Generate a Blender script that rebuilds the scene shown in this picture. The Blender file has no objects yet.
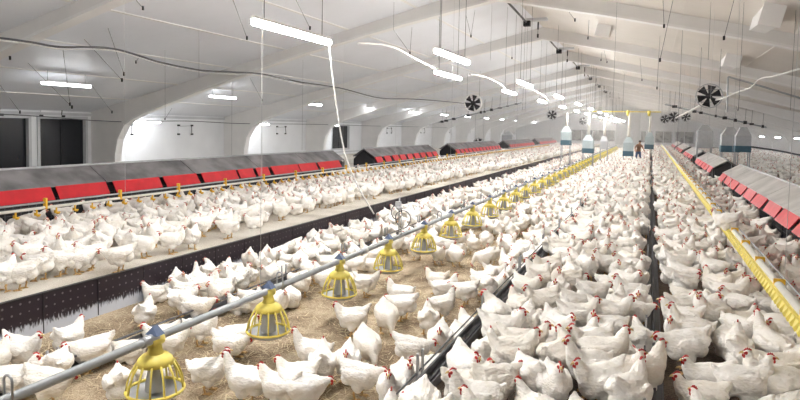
import bpy, bmesh, math, random
import numpy as np
from mathutils import Vector, Matrix, noise
random.seed(11)
sc = bpy.context.scene
COL = sc.collection
PI = math.pi
H = 2.0                                   # eye height above the litter

# ------------------------------------------------------------------ camera
FL = 600.0; PX, PY = 400.0, 161.0; RHO = .02
def unroll(x, y):
    a = x-PX; b = PY-y
    return a*math.cos(RHO)-b*math.sin(RHO), b*math.cos(RHO)+a*math.sin(RHO)
_vx, _vy = unroll(651.0, 131.5)
TH = math.atan(_vy/FL); PS = math.atan(_vx*math.cos(TH)/FL)
s_, c_, st_, ct_ = math.sin(PS), math.cos(PS), math.sin(TH), math.cos(TH)
F = Vector((-s_*ct_, c_*ct_, -st_)); R = Vector((c_, s_, 0)); U = R.cross(F)
EYE = Vector((0, 0, H))
def ray(x, y):
    a, b = unroll(x, y)
    return F+R*(a/FL)+U*(b/FL)
def atz(x, y, z): r = ray(x, y); return EYE+r*((z-H)/r.z)
def atx(x, y, X): r = ray(x, y); return EYE+r*(X/r.x)
def aty(x, y, Y): r = ray(x, y); return EYE+r*(Y/r.y)
cam = bpy.data.cameras.new('camera'); camo = bpy.data.objects.new('camera', cam); COL.objects.link(camo)
R2 = R*math.cos(RHO)+U*math.sin(RHO); U2 = U*math.cos(RHO)-R*math.sin(RHO)
m = Matrix((R2, U2, -F)).transposed().to_4x4(); m.translation = EYE
camo.matrix_world = m
cam.sensor_width = 36; cam.lens = 36*FL/800; cam.shift_y = -(200-PY)/800; cam.clip_start = .05; cam.clip_end = 300
sc.camera = camo

# ------------------------------------------------------------------ scene layout
RX = -3.3                                  # ridge line
RZ, TS = 5.25, .24                         # ridge height, roof slope
WL, WR = -15.8, 9.2                        # side walls
Y0, Y1 = -8.0, 76.0
PZ = .38                                   # raised floors
EL, ER = -5.15, -1.25                      # edges of the raised floors
def roof(x): return RZ-TS*abs(x-RX)
def ceilpt(x, y, zr=RZ):
    side = 1 if x > 651-1.04*(131-y) else -1
    r = ray(x, y); n = Vector((side*TS, 0, 1))
    k = (zr+side*TS*RX-EYE.dot(n))/r.dot(n)
    return EYE+r*k

# ------------------------------------------------------------------ materials
def mat(name, col, rough=.6, metal=0, emit=None, estr=0, noise_amt=0, nscale=8, bump=0, bscale=40, col2=None):
    m = bpy.data.materials.new(name); m.use_nodes = True
    nt = m.node_tree; b = nt.nodes['Principled BSDF']
    b.inputs['Base Color'].default_value = (*col, 1); b.inputs['Roughness'].default_value = rough; b.inputs['Metallic'].default_value = metal
    if emit: b.inputs['Emission Color'].default_value = (*emit, 1); b.inputs['Emission Strength'].default_value = estr
    tc = nt.nodes.new('ShaderNodeTexCoord')
    if noise_amt or col2:
        n = nt.nodes.new('ShaderNodeTexNoise'); n.inputs['Scale'].default_value = nscale; n.inputs['Detail'].default_value = 6
        r = nt.nodes.new('ShaderNodeValToRGB')
        c2 = col2 or tuple(max(0, c*(1-noise_amt)) for c in col)
        r.color_ramp.elements[0].position = .35; r.color_ramp.elements[1].position = .65
        r.color_ramp.elements[0].color = (*c2, 1); r.color_ramp.elements[1].color = (*col, 1)
        nt.links.new(tc.outputs['Object'], n.inputs['Vector']); nt.links.new(n.outputs['Fac'], r.inputs['Fac']); nt.links.new(r.outputs['Color'], b.inputs['Base Color'])
    if bump:
        n2 = nt.nodes.new('ShaderNodeTexNoise'); n2.inputs['Scale'].default_value = bscale; n2.inputs['Detail'].default_value = 4
        bp = nt.nodes.new('ShaderNodeBump'); bp.inputs['Strength'].default_value = bump; bp.inputs['Distance'].default_value = .02
        nt.links.new(tc.outputs['Object'], n2.inputs['Vector']); nt.links.new(n2.outputs['Fac'], bp.inputs['Height']); nt.links.new(bp.outputs['Normal'], b.inputs['Normal'])
    return m
M = {}
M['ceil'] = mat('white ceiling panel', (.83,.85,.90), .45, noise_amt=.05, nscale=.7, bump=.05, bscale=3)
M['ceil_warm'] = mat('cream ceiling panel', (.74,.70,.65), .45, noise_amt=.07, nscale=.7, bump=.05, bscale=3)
M['rib'] = mat('white rib', (.84,.83,.82), .5, noise_amt=.05, nscale=2)
M['web'] = mat('off white frame web', (.78,.765,.75), .5, noise_amt=.05, nscale=2)
M['wall'] = mat('white wall panel', (.85,.86,.88), .5, noise_amt=.05, nscale=1.5)
M['trim'] = mat('grey trim', (.62,.63,.65), .5, noise_amt=.1, nscale=3)
M['dark_glass'] = mat('dark pane', (.012,.014,.02), .25, noise_amt=.3, nscale=2)
M['black'] = mat('black plastic', (.02,.018,.022), .5, noise_amt=.3, nscale=10)
M['red'] = mat('red curtain flap', (.62,.006,.016), .5, noise_amt=.18, nscale=6)
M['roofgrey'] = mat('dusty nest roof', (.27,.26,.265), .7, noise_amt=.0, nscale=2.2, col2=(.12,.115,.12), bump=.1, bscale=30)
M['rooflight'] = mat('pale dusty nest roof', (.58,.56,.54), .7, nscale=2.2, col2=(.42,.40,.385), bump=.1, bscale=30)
M['steel'] = mat('galvanised steel', (.50,.51,.53), .38, metal=.6, noise_amt=.15, nscale=12)
M['greyplastic'] = mat('grey plastic', (.45,.46,.48), .45, noise_amt=.12, nscale=9)
M['troughgrey'] = mat('dull grey trough', (.17,.17,.18), .6, noise_amt=.3, nscale=9)
M['pipegrey'] = mat('grey pipe', (.42,.44,.46), .4, metal=.2, noise_amt=.12, nscale=15)
M['whitepipe'] = mat('white pipe', (.82,.80,.74), .4, noise_amt=.1, nscale=10)
M['yellow'] = mat('yellow plastic', (.90,.75,.16), .42, noise_amt=.14, nscale=14)
M['orange'] = mat('amber plastic', (.85,.50,.04), .42, noise_amt=.14, nscale=14)
M['blue'] = mat('blue grey cap', (.10,.14,.24), .45, noise_amt=.15, nscale=9)
M['wire'] = mat('dark wire', (.10,.10,.11), .5, noise_amt=.1)
M['wirelight'] = mat('pale wire', (.55,.55,.55), .5, noise_amt=.1)
M['rope'] = mat('white rope', (.80,.79,.77), .7, noise_amt=.15, nscale=40)
M['hopper'] = mat('pale hopper', (.42,.49,.51), .5, noise_amt=.1)
M['hopperdark'] = mat('dark blue hopper base', (.05,.12,.17), .5, noise_amt=.2)
M['tube'] = mat('lit diffuser', (.9,.9,.9), .4, emit=(1.0,.985,.955), estr=112)
M['tube_low'] = mat('low lit diffuser', (.9,.9,.9), .4, emit=(.95,.97,1.0), estr=18)
M['tube_dim'] = mat('dim lit diffuser', (.9,.9,.9), .4, emit=(.93,.965,1.0), estr=30)
M['skin'] = mat('skin', (.55,.32,.22), .6, noise_amt=.1)
M['jeans'] = mat('blue jeans', (.06,.10,.20), .8, noise_amt=.2)
M['shirt'] = mat('brown shirt', (.33,.17,.10), .8, noise_amt=.2)
M['hair'] = mat('dark hair', (.03,.02,.015), .7, noise_amt=.2)
# hen parts
M['comb'] = mat('red comb', (.60,.045,.04), .5, noise_amt=.3, nscale=60)
M['face'] = mat('red face skin', (.58,.13,.10), .6, noise_amt=.3, nscale=60)
M['beak'] = mat('horn beak', (.75,.55,.25), .45, noise_amt=.15, nscale=60)
M['leg'] = mat('yellow leg', (.72,.47,.20), .6, noise_amt=.25, nscale=50)
M['eye'] = mat('dark eye', (.02,.01,.01), .2, noise_amt=.1)
def feather_mat():
    m = bpy.data.materials.new('white feathers'); m.use_nodes = True; nt = m.node_tree; b = nt.nodes['Principled BSDF']
    b.inputs['Roughness'].default_value = .85; b.inputs['Specular IOR Level'].default_value = .15
    tc = nt.nodes.new('ShaderNodeTexCoord')
    at = nt.nodes.new('ShaderNodeAttribute'); at.attribute_name = 'tone'; at.attribute_type = 'GEOMETRY'
    oi = nt.nodes.new('ShaderNodeObjectInfo')
    ad = nt.nodes.new('ShaderNodeMath'); ad.operation = 'ADD'
    nt.links.new(at.outputs['Fac'], ad.inputs[0]); nt.links.new(oi.outputs['Random'], ad.inputs[1])
    fr = nt.nodes.new('ShaderNodeMath'); fr.operation = 'FRACT'; nt.links.new(ad.outputs[0], fr.inputs[0])
    r = nt.nodes.new('ShaderNodeValToRGB')
    e = r.color_ramp.elements; e[0].color = (.95,.925,.89,1); e[1].color = (.84,.79,.72,1); e[1].position = 1
    e2 = e.new(.55); e2.color = (.93,.90,.86,1); e3 = e.new(.9); e3.color = (.89,.85,.79,1)
    nt.links.new(fr.outputs[0], r.inputs['Fac'])
    n = nt.nodes.new('ShaderNodeTexNoise'); n.inputs['Scale'].default_value = 14; n.inputs['Detail'].default_value = 5
    nt.links.new(tc.outputs['Object'], n.inputs['Vector'])
    mx = nt.nodes.new('ShaderNodeMixRGB'); mx.blend_type = 'MULTIPLY'
    r2 = nt.nodes.new('ShaderNodeValToRGB'); r2.color_ramp.elements[0].position = .3; r2.color_ramp.elements[0].color = (.88,.85,.79,1); r2.color_ramp.elements[1].position = .5; r2.color_ramp.elements[1].color = (1,1,1,1)
    nt.links.new(n.outputs['Fac'], r2.inputs['Fac']); mx.inputs['Fac'].default_value = .8
    nt.links.new(r.outputs['Color'], mx.inputs['Color1']); nt.links.new(r2.outputs['Color'], mx.inputs['Color2']); nt.links.new(mx.outputs['Color'], b.inputs['Base Color'])
    mp = nt.nodes.new('ShaderNodeMapping'); mp.inputs['Scale'].default_value = (1,1.6,1.9)
    v = nt.nodes.new('ShaderNodeTexVoronoi'); v.inputs['Scale'].default_value = 44
    n3 = nt.nodes.new('ShaderNodeTexNoise'); n3.inputs['Scale'].default_value = 26; n3.inputs['Detail'].default_value = 5
    nt.links.new(tc.outputs['Object'], mp.inputs['Vector']); nt.links.new(mp.outputs['Vector'], v.inputs['Vector']); nt.links.new(mp.outputs['Vector'], n3.inputs['Vector'])
    a2 = nt.nodes.new('ShaderNodeMath'); a2.operation = 'ADD'; nt.links.new(v.outputs['Distance'], a2.inputs[0]); nt.links.new(n3.outputs['Fac'], a2.inputs[1])
    bp = nt.nodes.new('ShaderNodeBump'); bp.inputs['Strength'].default_value = .4; bp.inputs['Distance'].default_value = .014
    nt.links.new(a2.outputs[0], bp.inputs['Height']); nt.links.new(bp.outputs['Normal'], b.inputs['Normal'])
    return m
M['feather'] = feather_mat()
def litter_mat(name, cols, s1=9, s2=55):
    m = bpy.data.materials.new(name); m.use_nodes = True; nt = m.node_tree; b = nt.nodes['Principled BSDF']; b.inputs['Roughness'].default_value = .95
    tc = nt.nodes.new('ShaderNodeTexCoord')
    n1 = nt.nodes.new('ShaderNodeTexNoise'); n1.inputs['Scale'].default_value = s1/4; n1.inputs['Detail'].default_value = 8
    mp = nt.nodes.new('ShaderNodeMapping'); mp.inputs['Scale'].default_value = (1,2.2,1); mp.inputs['Rotation'].default_value = (0,0,.7)
    n2 = nt.nodes.new('ShaderNodeTexNoise'); n2.inputs['Scale'].default_value = s2; n2.inputs['Detail'].default_value = 6; n2.inputs['Distortion'].default_value = 1.5
    nt.links.new(tc.outputs['Object'], n1.inputs['Vector']); nt.links.new(tc.outputs['Object'], mp.inputs['Vector']); nt.links.new(mp.outputs['Vector'], n2.inputs['Vector'])
    ad = nt.nodes.new('ShaderNodeMath'); ad.operation = 'MULTIPLY_ADD'; ad.inputs[1].default_value = .45
    sb = nt.nodes.new('ShaderNodeMath'); sb.operation = 'MULTIPLY'; sb.inputs[1].default_value = .6
    nt.links.new(n2.outputs['Fac'], sb.inputs[0]); nt.links.new(n1.outputs['Fac'], ad.inputs[0]); nt.links.new(sb.outputs[0], ad.inputs[2])
    r = nt.nodes.new('ShaderNodeValToRGB'); e = r.color_ramp.elements
    e[0].position = .42; e[0].color = (*cols[0],1); e[1].position = .60; e[1].color = (*cols[2],1); q = e.new(.51); q.color = (*cols[1],1)
    nt.links.new(ad.outputs[0], r.inputs['Fac']); nt.links.new(r.outputs['Color'], b.inputs['Base Color'])
    bp = nt.nodes.new('ShaderNodeBump'); bp.inputs['Strength'].default_value = .6; bp.inputs['Distance'].default_value = .02
    nt.links.new(ad.outputs[0], bp.inputs['Height']); nt.links.new(bp.outputs['Normal'], b.inputs['Normal'])
    return m
M['litter'] = litter_mat('straw litter', ((.11,.072,.045),(.32,.235,.15),(.58,.475,.34)))
M['straw'] = mat('straw', (.74,.63,.42), .8, noise_amt=.3, nscale=3)
M['platform'] = litter_mat('dusty slatted floor', ((.42,.37,.31),(.60,.55,.48),(.72,.68,.61)), 6, 90)
M['platform_dark'] = litter_mat('soiled slatted floor', ((.05,.035,.03),(.12,.085,.065),(.24,.19,.15)), 6, 60)
def step_mat():
    m = bpy.data.materials.new('black limed board'); m.use_nodes = True; nt = m.node_tree; b = nt.nodes['Principled BSDF']; b.inputs['Roughness'].default_value = .55
    tc = nt.nodes.new('ShaderNodeTexCoord'); sx = nt.nodes.new('ShaderNodeSeparateXYZ'); nt.links.new(tc.outputs['Object'], sx.inputs[0])
    # rows of pale studs
    v = nt.nodes.new('ShaderNodeTexVoronoi'); v.inputs['Scale'].default_value = 1; v.inputs['Randomness'].default_value = .12
    mp = nt.nodes.new('ShaderNodeMapping'); mp.inputs['Scale'].default_value = (.001,12,12)
    nt.links.new(tc.outputs['Object'], mp.inputs['Vector']); nt.links.new(mp.outputs['Vector'], v.inputs['Vector'])
    dots = nt.nodes.new('ShaderNodeMath'); dots.operation = 'LESS_THAN'; dots.inputs[1].default_value = .13; nt.links.new(v.outputs['Distance'], dots.inputs[0])
    # lime splashes along the foot
    mp2 = nt.nodes.new('ShaderNodeMapping'); mp2.inputs['Scale'].default_value = (1,1,.22); nt.links.new(tc.outputs['Object'], mp2.inputs['Vector'])
    n = nt.nodes.new('ShaderNodeTexNoise'); n.inputs['Scale'].default_value = 60; n.inputs['Detail'].default_value = 8; nt.links.new(mp2.outputs['Vector'], n.inputs['Vector'])
    ma = nt.nodes.new('ShaderNodeMath'); ma.operation = 'MULTIPLY_ADD'; ma.inputs[1].default_value = -4.6; nt.links.new(sx.outputs['Z'], ma.inputs[0]); ma.inputs[2].default_value = .93
    su = nt.nodes.new('ShaderNodeMath'); su.operation = 'ADD'; nt.links.new(ma.outputs[0], su.inputs[0]); nt.links.new(n.outputs['Fac'], su.inputs[1])
    rr = nt.nodes.new('ShaderNodeValToRGB'); rr.color_ramp.elements[0].position = .80; rr.color_ramp.elements[1].position = 1.12; nt.links.new(su.outputs[0], rr.inputs['Fac'])
    m1 = nt.nodes.new('ShaderNodeMixRGB'); m1.inputs['Color1'].default_value = (.014,.007,.013,1); m1.inputs['Color2'].default_value = (.13,.11,.12,1); nt.links.new(dots.outputs[0], m1.inputs['Fac'])
    m2 = nt.nodes.new('ShaderNodeMixRGB'); m2.inputs['Color2'].default_value = (.50,.53,.60,1); nt.links.new(rr.outputs['Color'], m2.inputs['Fac']); nt.links.new(m1.outputs['Color'], m2.inputs['Color1'])
    nt.links.new(m2.outputs['Color'], b.inputs['Base Color'])
    return m
M['step'] = step_mat()

# ------------------------------------------------------------------ helpers
def link(o): COL.objects.link(o); return o
def obj(name, bm, m, parent=None, smooth=False, kind=None):
    me = bpy.data.meshes.new(name); bm.to_mesh(me); bm.free()
    for mm in (m if isinstance(m, (list, tuple)) else [m]): me.materials.append(mm)
    if smooth:
        for p in me.polygons: p.use_smooth = True
    o = link(bpy.data.objects.new(name, me))
    if parent: o.parent = parent
    if kind: o['kind'] = kind
    return o
def thing(name, label, cat, loc=(0,0,0), rotz=0, group=None):
    o = link(bpy.data.objects.new(name, None)); o.location = loc; o.rotation_euler = (0,0,rotz); o.empty_display_size = .1
    return tag(o, label, cat, group)
def tag(o, label, cat, group=None, kind=None):
    o['label'] = label; o['category'] = cat
    if group: o['group'] = group
    if kind: o['kind'] = kind
    return o
def dup(root, loc=None, rotz=None, label=None):
    r = root.copy(); COL.objects.link(r)
    if loc is not None: r.location = loc
    if rotz is not None: r.rotation_euler = (0,0,rotz)
    if label: r['label'] = label
    for ch in root.children:
        c = ch.copy(); COL.objects.link(c); c.parent = r
        for g in ch.children:
            d = g.copy(); COL.objects.link(d); d.parent = c
    return r
def NB(): return bmesh.new()
def box(bm, x0, x1, y0, y1, z0, z1, mi=0):
    vs = [bm.verts.new(p) for p in ((x0,y0,z0),(x1,y0,z0),(x1,y1,z0),(x0,y1,z0),(x0,y0,z1),(x1,y0,z1),(x1,y1,z1),(x0,y1,z1))]
    for f in ((0,3,2,1),(4,5,6,7),(0,1,5,4),(1,2,6,5),(2,3,7,6),(3,0,4,7)):
        q = bm.faces.new([vs[i] for i in f]); q.material_index = mi
    return vs
def prism(bm, prof, y0, y1, axis='y', mi=0):
    """closed profile of (x,z) swept along y"""
    def P(a, b, t): return (a, t, b) if axis == 'y' else (t, a, b)
    A = [bm.verts.new(P(a, b, y0)) for a, b in prof]; B = [bm.verts.new(P(a, b, y1)) for a, b in prof]
    n = len(prof)
    for i in range(n):
        q = bm.faces.new((A[i], A[(i+1) % n], B[(i+1) % n], B[i])); q.material_index = mi
    bm.faces.new(A[::-1]).material_index = mi; bm.faces.new(B).material_index = mi
def tube(bm, pts, r, n=8, mi=0, cap=True):
    pts = [Vector(p) for p in pts]; rs = r if isinstance(r, (list, tuple)) else [r]*len(pts)
    rings = []; prev = None
    for i, p in enumerate(pts):
        t = (pts[min(i+1, len(pts)-1)]-pts[max(i-1, 0)])
        t = t.normalized() if t.length > 1e-9 else Vector((0,0,1))
        if prev is None:
            a = Vector((0,0,1)) if abs(t.z) < .9 else Vector((1,0,0))
            u = t.cross(a).normalized()
        else:
            u = (prev-t*prev.dot(t)); u = u.normalized() if u.length > 1e-6 else t.orthogonal().normalized()
        prev = u; v = t.cross(u)
        rings.append([bm.verts.new(p+(u*math.cos(2*PI*k/n)+v*math.sin(2*PI*k/n))*rs[i]) for k in range(n)])
    for a, b in zip(rings, rings[1:]):
        for k in range(n):
            q = bm.faces.new((a[k], a[(k+1) % n], b[(k+1) % n], b[k])); q.material_index = mi; q.smooth = True
    if cap:
        for rg in (rings[0][::-1], rings[-1]):
            bm.faces.new(rg).material_index = mi
def lathe(bm, prof, n=24, c=(0,0,0), mi=0):
    rings = []
    for r, z in prof:
        rings.append([bm.verts.new((c[0]+max(r,.0005)*math.cos(2*PI*k/n), c[1]+max(r,.0005)*math.sin(2*PI*k/n), c[2]+z)) for k in range(n)])
    for a, b in zip(rings, rings[1:]):
        for k in range(n):
            q = bm.faces.new((a[k], a[(k+1) % n], b[(k+1) % n], b[k])); q.smooth = True; q.material_index = mi
def ball(bm, c, r, sub=2, mi=0, rot=None):
    r = r if isinstance(r, (list, tuple)) else (r,r,r)
    mt = Matrix.Translation(c)
    if rot is not None: mt = mt @ rot
    res = bmesh.ops.create_icosphere(bm, subdivisions=sub, radius=1, matrix=mt @ Matrix.Diagonal((*r,1)))
    for v in res['verts']:
        for f in v.link_faces: f.material_index = mi; f.smooth = True
def smoothpath(pts, k=6):
    pts = [Vector(p) for p in pts]; out = []
    for i in range(len(pts)-1):
        p0, p1, p2, p3 = pts[max(i-1,0)], pts[i], pts[i+1], pts[min(i+2,len(pts)-1)]
        for j in range(k):
            t = j/k
            out.append(.5*((2*p1)+(-p0+p2)*t+(2*p0-5*p1+4*p2-p3)*t*t+(-p0+3*p1-3*p2+p3)*t**3))
    out.append(pts[-1]); return out

# ------------------------------------------------------------------ the setting
bm = NB(); box(bm, EL, ER, Y0, Y1, -.1, 0); obj('floor', bm, M['litter'], kind='structure')
bm = NB(); box(bm, WL, EL-.02, Y0, Y1, -.1, PZ); o = obj('raised_floor', bm, M['platform'], kind='structure')
bm = NB(); box(bm, EL-.02, EL, Y0, Y1, 0, PZ+.004); obj('step_board', bm, M['step'], o)
bm = NB(); box(bm, EL-.035, EL+.012, Y0, Y1, PZ+.004, PZ+.014); obj('edge_strip', bm, M['black'], o)
bm = NB()
for k in range(40): box(bm, EL, EL+.006, 2.0+k*.6, 2.006+k*.6, .01, PZ)
obj('board_seam', bm, M['black'], o)
bm = NB(); box(bm, ER+.02, WR, Y0, Y1, -.1, PZ); o = obj('raised_floor', bm, M['platform_dark'], kind='structure')
bm = NB(); box(bm, ER, ER+.02, Y0, Y1, 0, PZ); obj('step_board', bm, M['step'], o)
# walls
def winwall(name, x0, x1, wins):
    """side wall with openings: wins = [(ya, yb, za, zb)]"""
    bm = NB(); ys = sorted({Y0, Y1, *[w[0] for w in wins], *[w[1] for w in wins]})
    top = roof(x1 if abs(x1-RX) < abs(x0-RX) else x0)+.15
    for a, b in zip(ys, ys[1:]):
        w = [w for w in wins if w[0] <= a and b <= w[1]]
        if w: box(bm, x0, x1, a, b, 0, w[0][2]); box(bm, x0, x1, a, b, w[0][3], top)
        else: box(bm, x0, x1, a, b, 0, top)
    return obj(name, bm, M['wall'], kind='structure')
LWIN = [(7.6,9.25,.62,2.05),(9.5,11.32,.62,2.05),(11.6,13.12,.62,2.05),(28.3,30.3,.7,2.0)]
wl = winwall('wall_left', WL-.15, WL, LWIN)
wr = winwall('wall_right', WR, WR+.15, [])
for i, (a, b, z0, z1) in enumerate(LWIN):
    bm = NB(); box(bm, WL-.12, WL-.08, a, b, z0, z1); o = obj('window_%d' % (i+1), bm, M['dark_glass'], kind='structure')
    bm = NB()
    for (p, q, r0, r1) in ((a-.05,a+.03,z0-.05,z1+.05),(b-.03,b+.05,z0-.05,z1+.05),(a,b,z0-.05,z0+.03),(a,b,z1-.03,z1+.05)): box(bm, WL-.1, WL+.04, p, q, r0, r1)
    obj('window_frame', bm, M['trim'], o)
    bm = NB(); box(bm, WL-.08, WL-.06, (a+b)/2-.012, (a+b)/2+.012, z0, z1); obj('mullion', bm, M['black'], o)
# end walls
dx0, dx1 = aty(617,130,Y1).x, aty(639,130,Y1).x
bm = NB()
def gable(y0, y1, x0=WL, x1=WR):
    prof = [(WL,0),(WR,0),(WR,roof(WR)+.15),(RX,RZ+.15),(WL,roof(WL)+.15)]
    prism(bm, prof, y0, y1)
gable(Y1, Y1+.2); obj('wall_back', bm, M['wall'], kind='structure')
bm = NB(); gable(Y0-.2, Y0); obj('wall_front', bm, M['wall'], kind='structure')
bm = NB(); box(bm, dx0, dx1, Y1-.06, Y1-.003, PZ, 4.0); o = obj('door_1', bm, M['trim'], kind='structure')
bm = NB()
box(bm, dx0-.12, dx0, Y1-.09, Y1-.003, PZ, 4.1); box(bm, dx1, dx1+.12, Y1-.09, Y1-.003, PZ, 4.1); box(bm, dx0, dx1, Y1-.09, Y1-.003, 4.0, 4.12)
obj('door_frame', bm, M['trim'], o)
def endwin(i, pxa, pxb):
    a, b = aty(pxa,135,Y1).x, aty(pxb,135,Y1).x
    bm = NB(); box(bm, a, b, Y1-.05, Y1-.003, .75, 2.0); o = obj('window_%d' % i, bm, M['dark_glass'], kind='structure')
    bm = NB(); n = max(2, int((b-a)/1.1))
    for k in range(n+1):
        x = a+(b-a)*k/n; box(bm, x-.05, x+.05, Y1-.08, Y1-.003, .7, 2.05)
    box(bm, a, b, Y1-.08, Y1-.003, 2.0, 2.06); box(bm, a, b, Y1-.08, Y1-.003, .68, .75)
    obj('window_frame', bm, M['trim'], o)
endwin(10, 571, 615); endwin(11, 641, 652); endwin(12, 655, 672); endwin(13, 675, 694)
# ceiling
def slope(name, xa, xb, m):
    bm = NB(); z = lambda x: roof(x)
    prism(bm, [(xa, z(xa)), (xb, z(xb)), (xb, z(xb)+.15), (xa, z(xa)+.15)], Y0, Y1)
    return obj(name, bm, m, kind='structure')
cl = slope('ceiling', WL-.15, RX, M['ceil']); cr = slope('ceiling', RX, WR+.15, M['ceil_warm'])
# fine panel joints on the ceiling, along the house
bm = NB()
for x in [-14.2,-12.4,-10.6,-8.8,-7,-5.2]:
    prism(bm, [(x-.03, roof(x-.03)-.012),(x+.03, roof(x+.03)-.012),(x+.03, roof(x+.03)+.01),(x-.03, roof(x-.03)+.01)], Y0, Y1)
obj('panel_joint', bm, M['rib'], cl)
bm = NB()
for x in [-1.4,.5,2.4,4.3,6.2,8.0]:
    prism(bm, [(x-.03, roof(x-.03)-.012),(x+.03, roof(x+.03)-.012),(x+.03, roof(x+.03)+.01),(x-.03, roof(x-.03)+.01)], Y0, Y1)
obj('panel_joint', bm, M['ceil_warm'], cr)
# portal frames with haunches
inner = [(11.5,0),(11.48,1.0),(11.38,1.45),(11.1,1.88),(10.75,2.08),(10.3,2.25),(8.4,2.84),(6.4,3.42),(4.75,3.85),(2.2,4.42),(0,4.86)]
FY = [1.0+6.2*k for k in range(12)]
def frame_bm():
    bm = NB(); half = inner
    prof = [(RX-a, z) for a, z in half]+[(RX+a, z) for a, z in reversed(half[:-1])]
    outer = [(WR+.02, 0),(WR+.02, roof(WR)+.02),(RX, RZ+.02),(WL-.02, roof(WL)+.02),(WL-.02, 0)]
    # build as strips: each half separately keeps faces convex
    for s in (-1, 1):
        O = []
        for a, z in half:
            if a > 10.9: O.append((12.52, z if z < 2.0 else 2.0))
            else:
                t = (a/10.75)*12.52 if a > 8 else a
                O.append((t, RZ-TS*t+.02))
        for t0, t1 in zip(range(len(half)-1), range(1, len(half))):
            for y, flip in ((-.09, 0), (.09, 1)):
                q = [(RX+s*half[t0][0], y, half[t0][1]), (RX+s*half[t1][0], y, half[t1][1]), (RX+s*O[t1][0], y, O[t1][1]), (RX+s*O[t0][0], y, O[t0][1])]
                bm.faces.new([bm.verts.new(p) for p in (q if flip else q[::-1])])
            # inner flange
            (a0, z0), (a1, z1) = half[t0], half[t1]
            nx, nz = (z1-z0), (a1-a0); L = math.hypot(nx, nz); nx, nz = nx/L*.05, nz/L*.05
            c = [(RX+s*a0, z0), (RX+s*a1, z1), (RX+s*(a1+nx), z1-nz), (RX+s*(a0+nx), z0-nz)]
            prism(bm, c, -.12, .12, mi=1)
    bmesh.ops.remove_doubles(bm, verts=bm.verts, dist=.0005)
    bmesh.ops.recalc_face_normals(bm, faces=bm.faces)
    return bm
f0 = obj('portal_frame', frame_bm(), [M['web'], M['rib']], kind='structure'); f0.location = (0, FY[0], 0)
for y in FY[1:]:
    g = f0.copy(); COL.objects.link(g); g.location = (0, y, 0)
# wall rails
for x0, x1, nm in ((WL, WL+.05, 'trim_1'), (WR-.05, WR, 'trim_2')):
    bm = NB(); box(bm, x0, x1, Y0, Y1, 2.12, 2.2); box(bm, x0, x1, Y0, Y1, .5, .56); obj(nm, bm, M['trim'], kind='structure')

# ------------------------------------------------------------------ wall air inlets
def make_inlet():
    t = thing('wall_inlet', 'white wall inlet flap with black corner clips', 'air inlet', group='inlet flaps along the side walls')
    bm = NB(); box(bm, 0, .03, -.34, .34, -.16, .16); t2 = obj('flap', bm, M['wall'], t)
    for sy in (-1, 1):
        for sz in (-1, 1):
            bm = NB(); box(bm, .02, .07, sy*.34-.045, sy*.34+.045, sz*.16-.03, sz*.16+.03); obj('corner_clip', bm, M['black'], t2)
    bm = NB(); tube(bm, [(.06,.31,.14),(.16,.2,-.12)], .012, 6); obj('lever', bm, M['black'], t2)
    bm = NB(); tube(bm, [(.06,-.3,.13),(.06,.3,.15)], .006, 6); obj('pull_rod', bm, M['wire'], t)
    return t
i0 = make_inlet(); first = True
for k in range(1, 11):
    for dy in (1.1, 3.9):
        if k in (1,) and dy < 2: y = FY[k]+3.0
        else: y = FY[k]+dy
        if FY[k]+dy > 27.5 and FY[k]+dy < 31 and k == 4: continue
        z = 1.72 if k > 1 else 2.26
        if k == 1 and dy > 2: y = 12.0
        if first: i0.location = (WL, y, z); first = False
        else: dup(i0, (WL, y, z))
        if k > 2: dup(i0, (WR, y, z), PI)

# ------------------------------------------------------------------ lamps
def make_lamp(L, w, nm, hang, label, group):
    t = thing(nm, label, 'lamp', group=group)
    hw = .5 if nm == 'side_lamp' else .4
    bm = NB(); prism(bm, [(-w*hw,.013),(w*hw,.013),(w*.16,.045),(-w*.16,.045)], -L/2, L/2); hs = obj('housing', bm, M['rib'], t)
    bm = NB(); prism(bm, [(-w*.25,.012),(-w*.42,-.008),(-w*.36,-.035),(-w*.15,-.047),(w*.15,-.047),(w*.36,-.035),(w*.42,-.008),(w*.25,.012)], -L/2+.02, L/2-.02); obj('diffuser', bm, M['tube'] if nm == 'hanging_lamp' else M['tube_dim'] if nm == 'wall_lamp' else M['tube_low'], t)
    if hang:
        for sy in (-1, 1):
            bm = NB(); tube(bm, [(0,sy*L*.38,.05),(0,sy*L*.38,.05+hang)], .004, 5); obj('suspension_wire', bm, M['wire'], hs)
    return t
lampA = make_lamp(1.5, .095, 'hanging_lamp', roof(-3.6)-3.05, 'long white hanging tube lamp over the littered scratch floor', 'tube lamps in two rows under the ridge')
lampA.location = (-3.6, 5.62, 3.0)
lampA['label'] = 'long white tube lamp nearest the camera, with a white rope from its end'
for k in range(1, 13): dup(lampA, (-3.6, 5.62+5.35*k, 3.0), label='white hanging tube lamp in the row with the roped lamp')
for k in range(12): dup(lampA, (-2.66, 8.3+5.35*k, 3.02), label='white hanging tube lamp in the higher row below the ridge')
dup(lampA, (-3.6, .3, 3.0), label='white hanging tube lamp in the row with the roped lamp'); dup(lampA, (-2.66, 2.95, 3.02), label='white hanging tube lamp in the higher row below the ridge'); dup(lampA, (-3.6, -4.5, 3.0), label='white hanging tube lamp in the row with the roped lamp')
lampB = make_lamp(1.25, .085, 'side_lamp', roof(-12.3)-2.87, 'thin white tube lamp hanging under the low side of the ceiling', 'tube lamps under the low ceiling')
lampB.location = (-12.3, 9.74, 2.81)
for k in range(1, 12): dup(lampB, (-12.3, 9.74+5.4*k, 2.81))
for y in (-1, 4.4): dup(lampB, (-12.3, y, 2.81))
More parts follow.
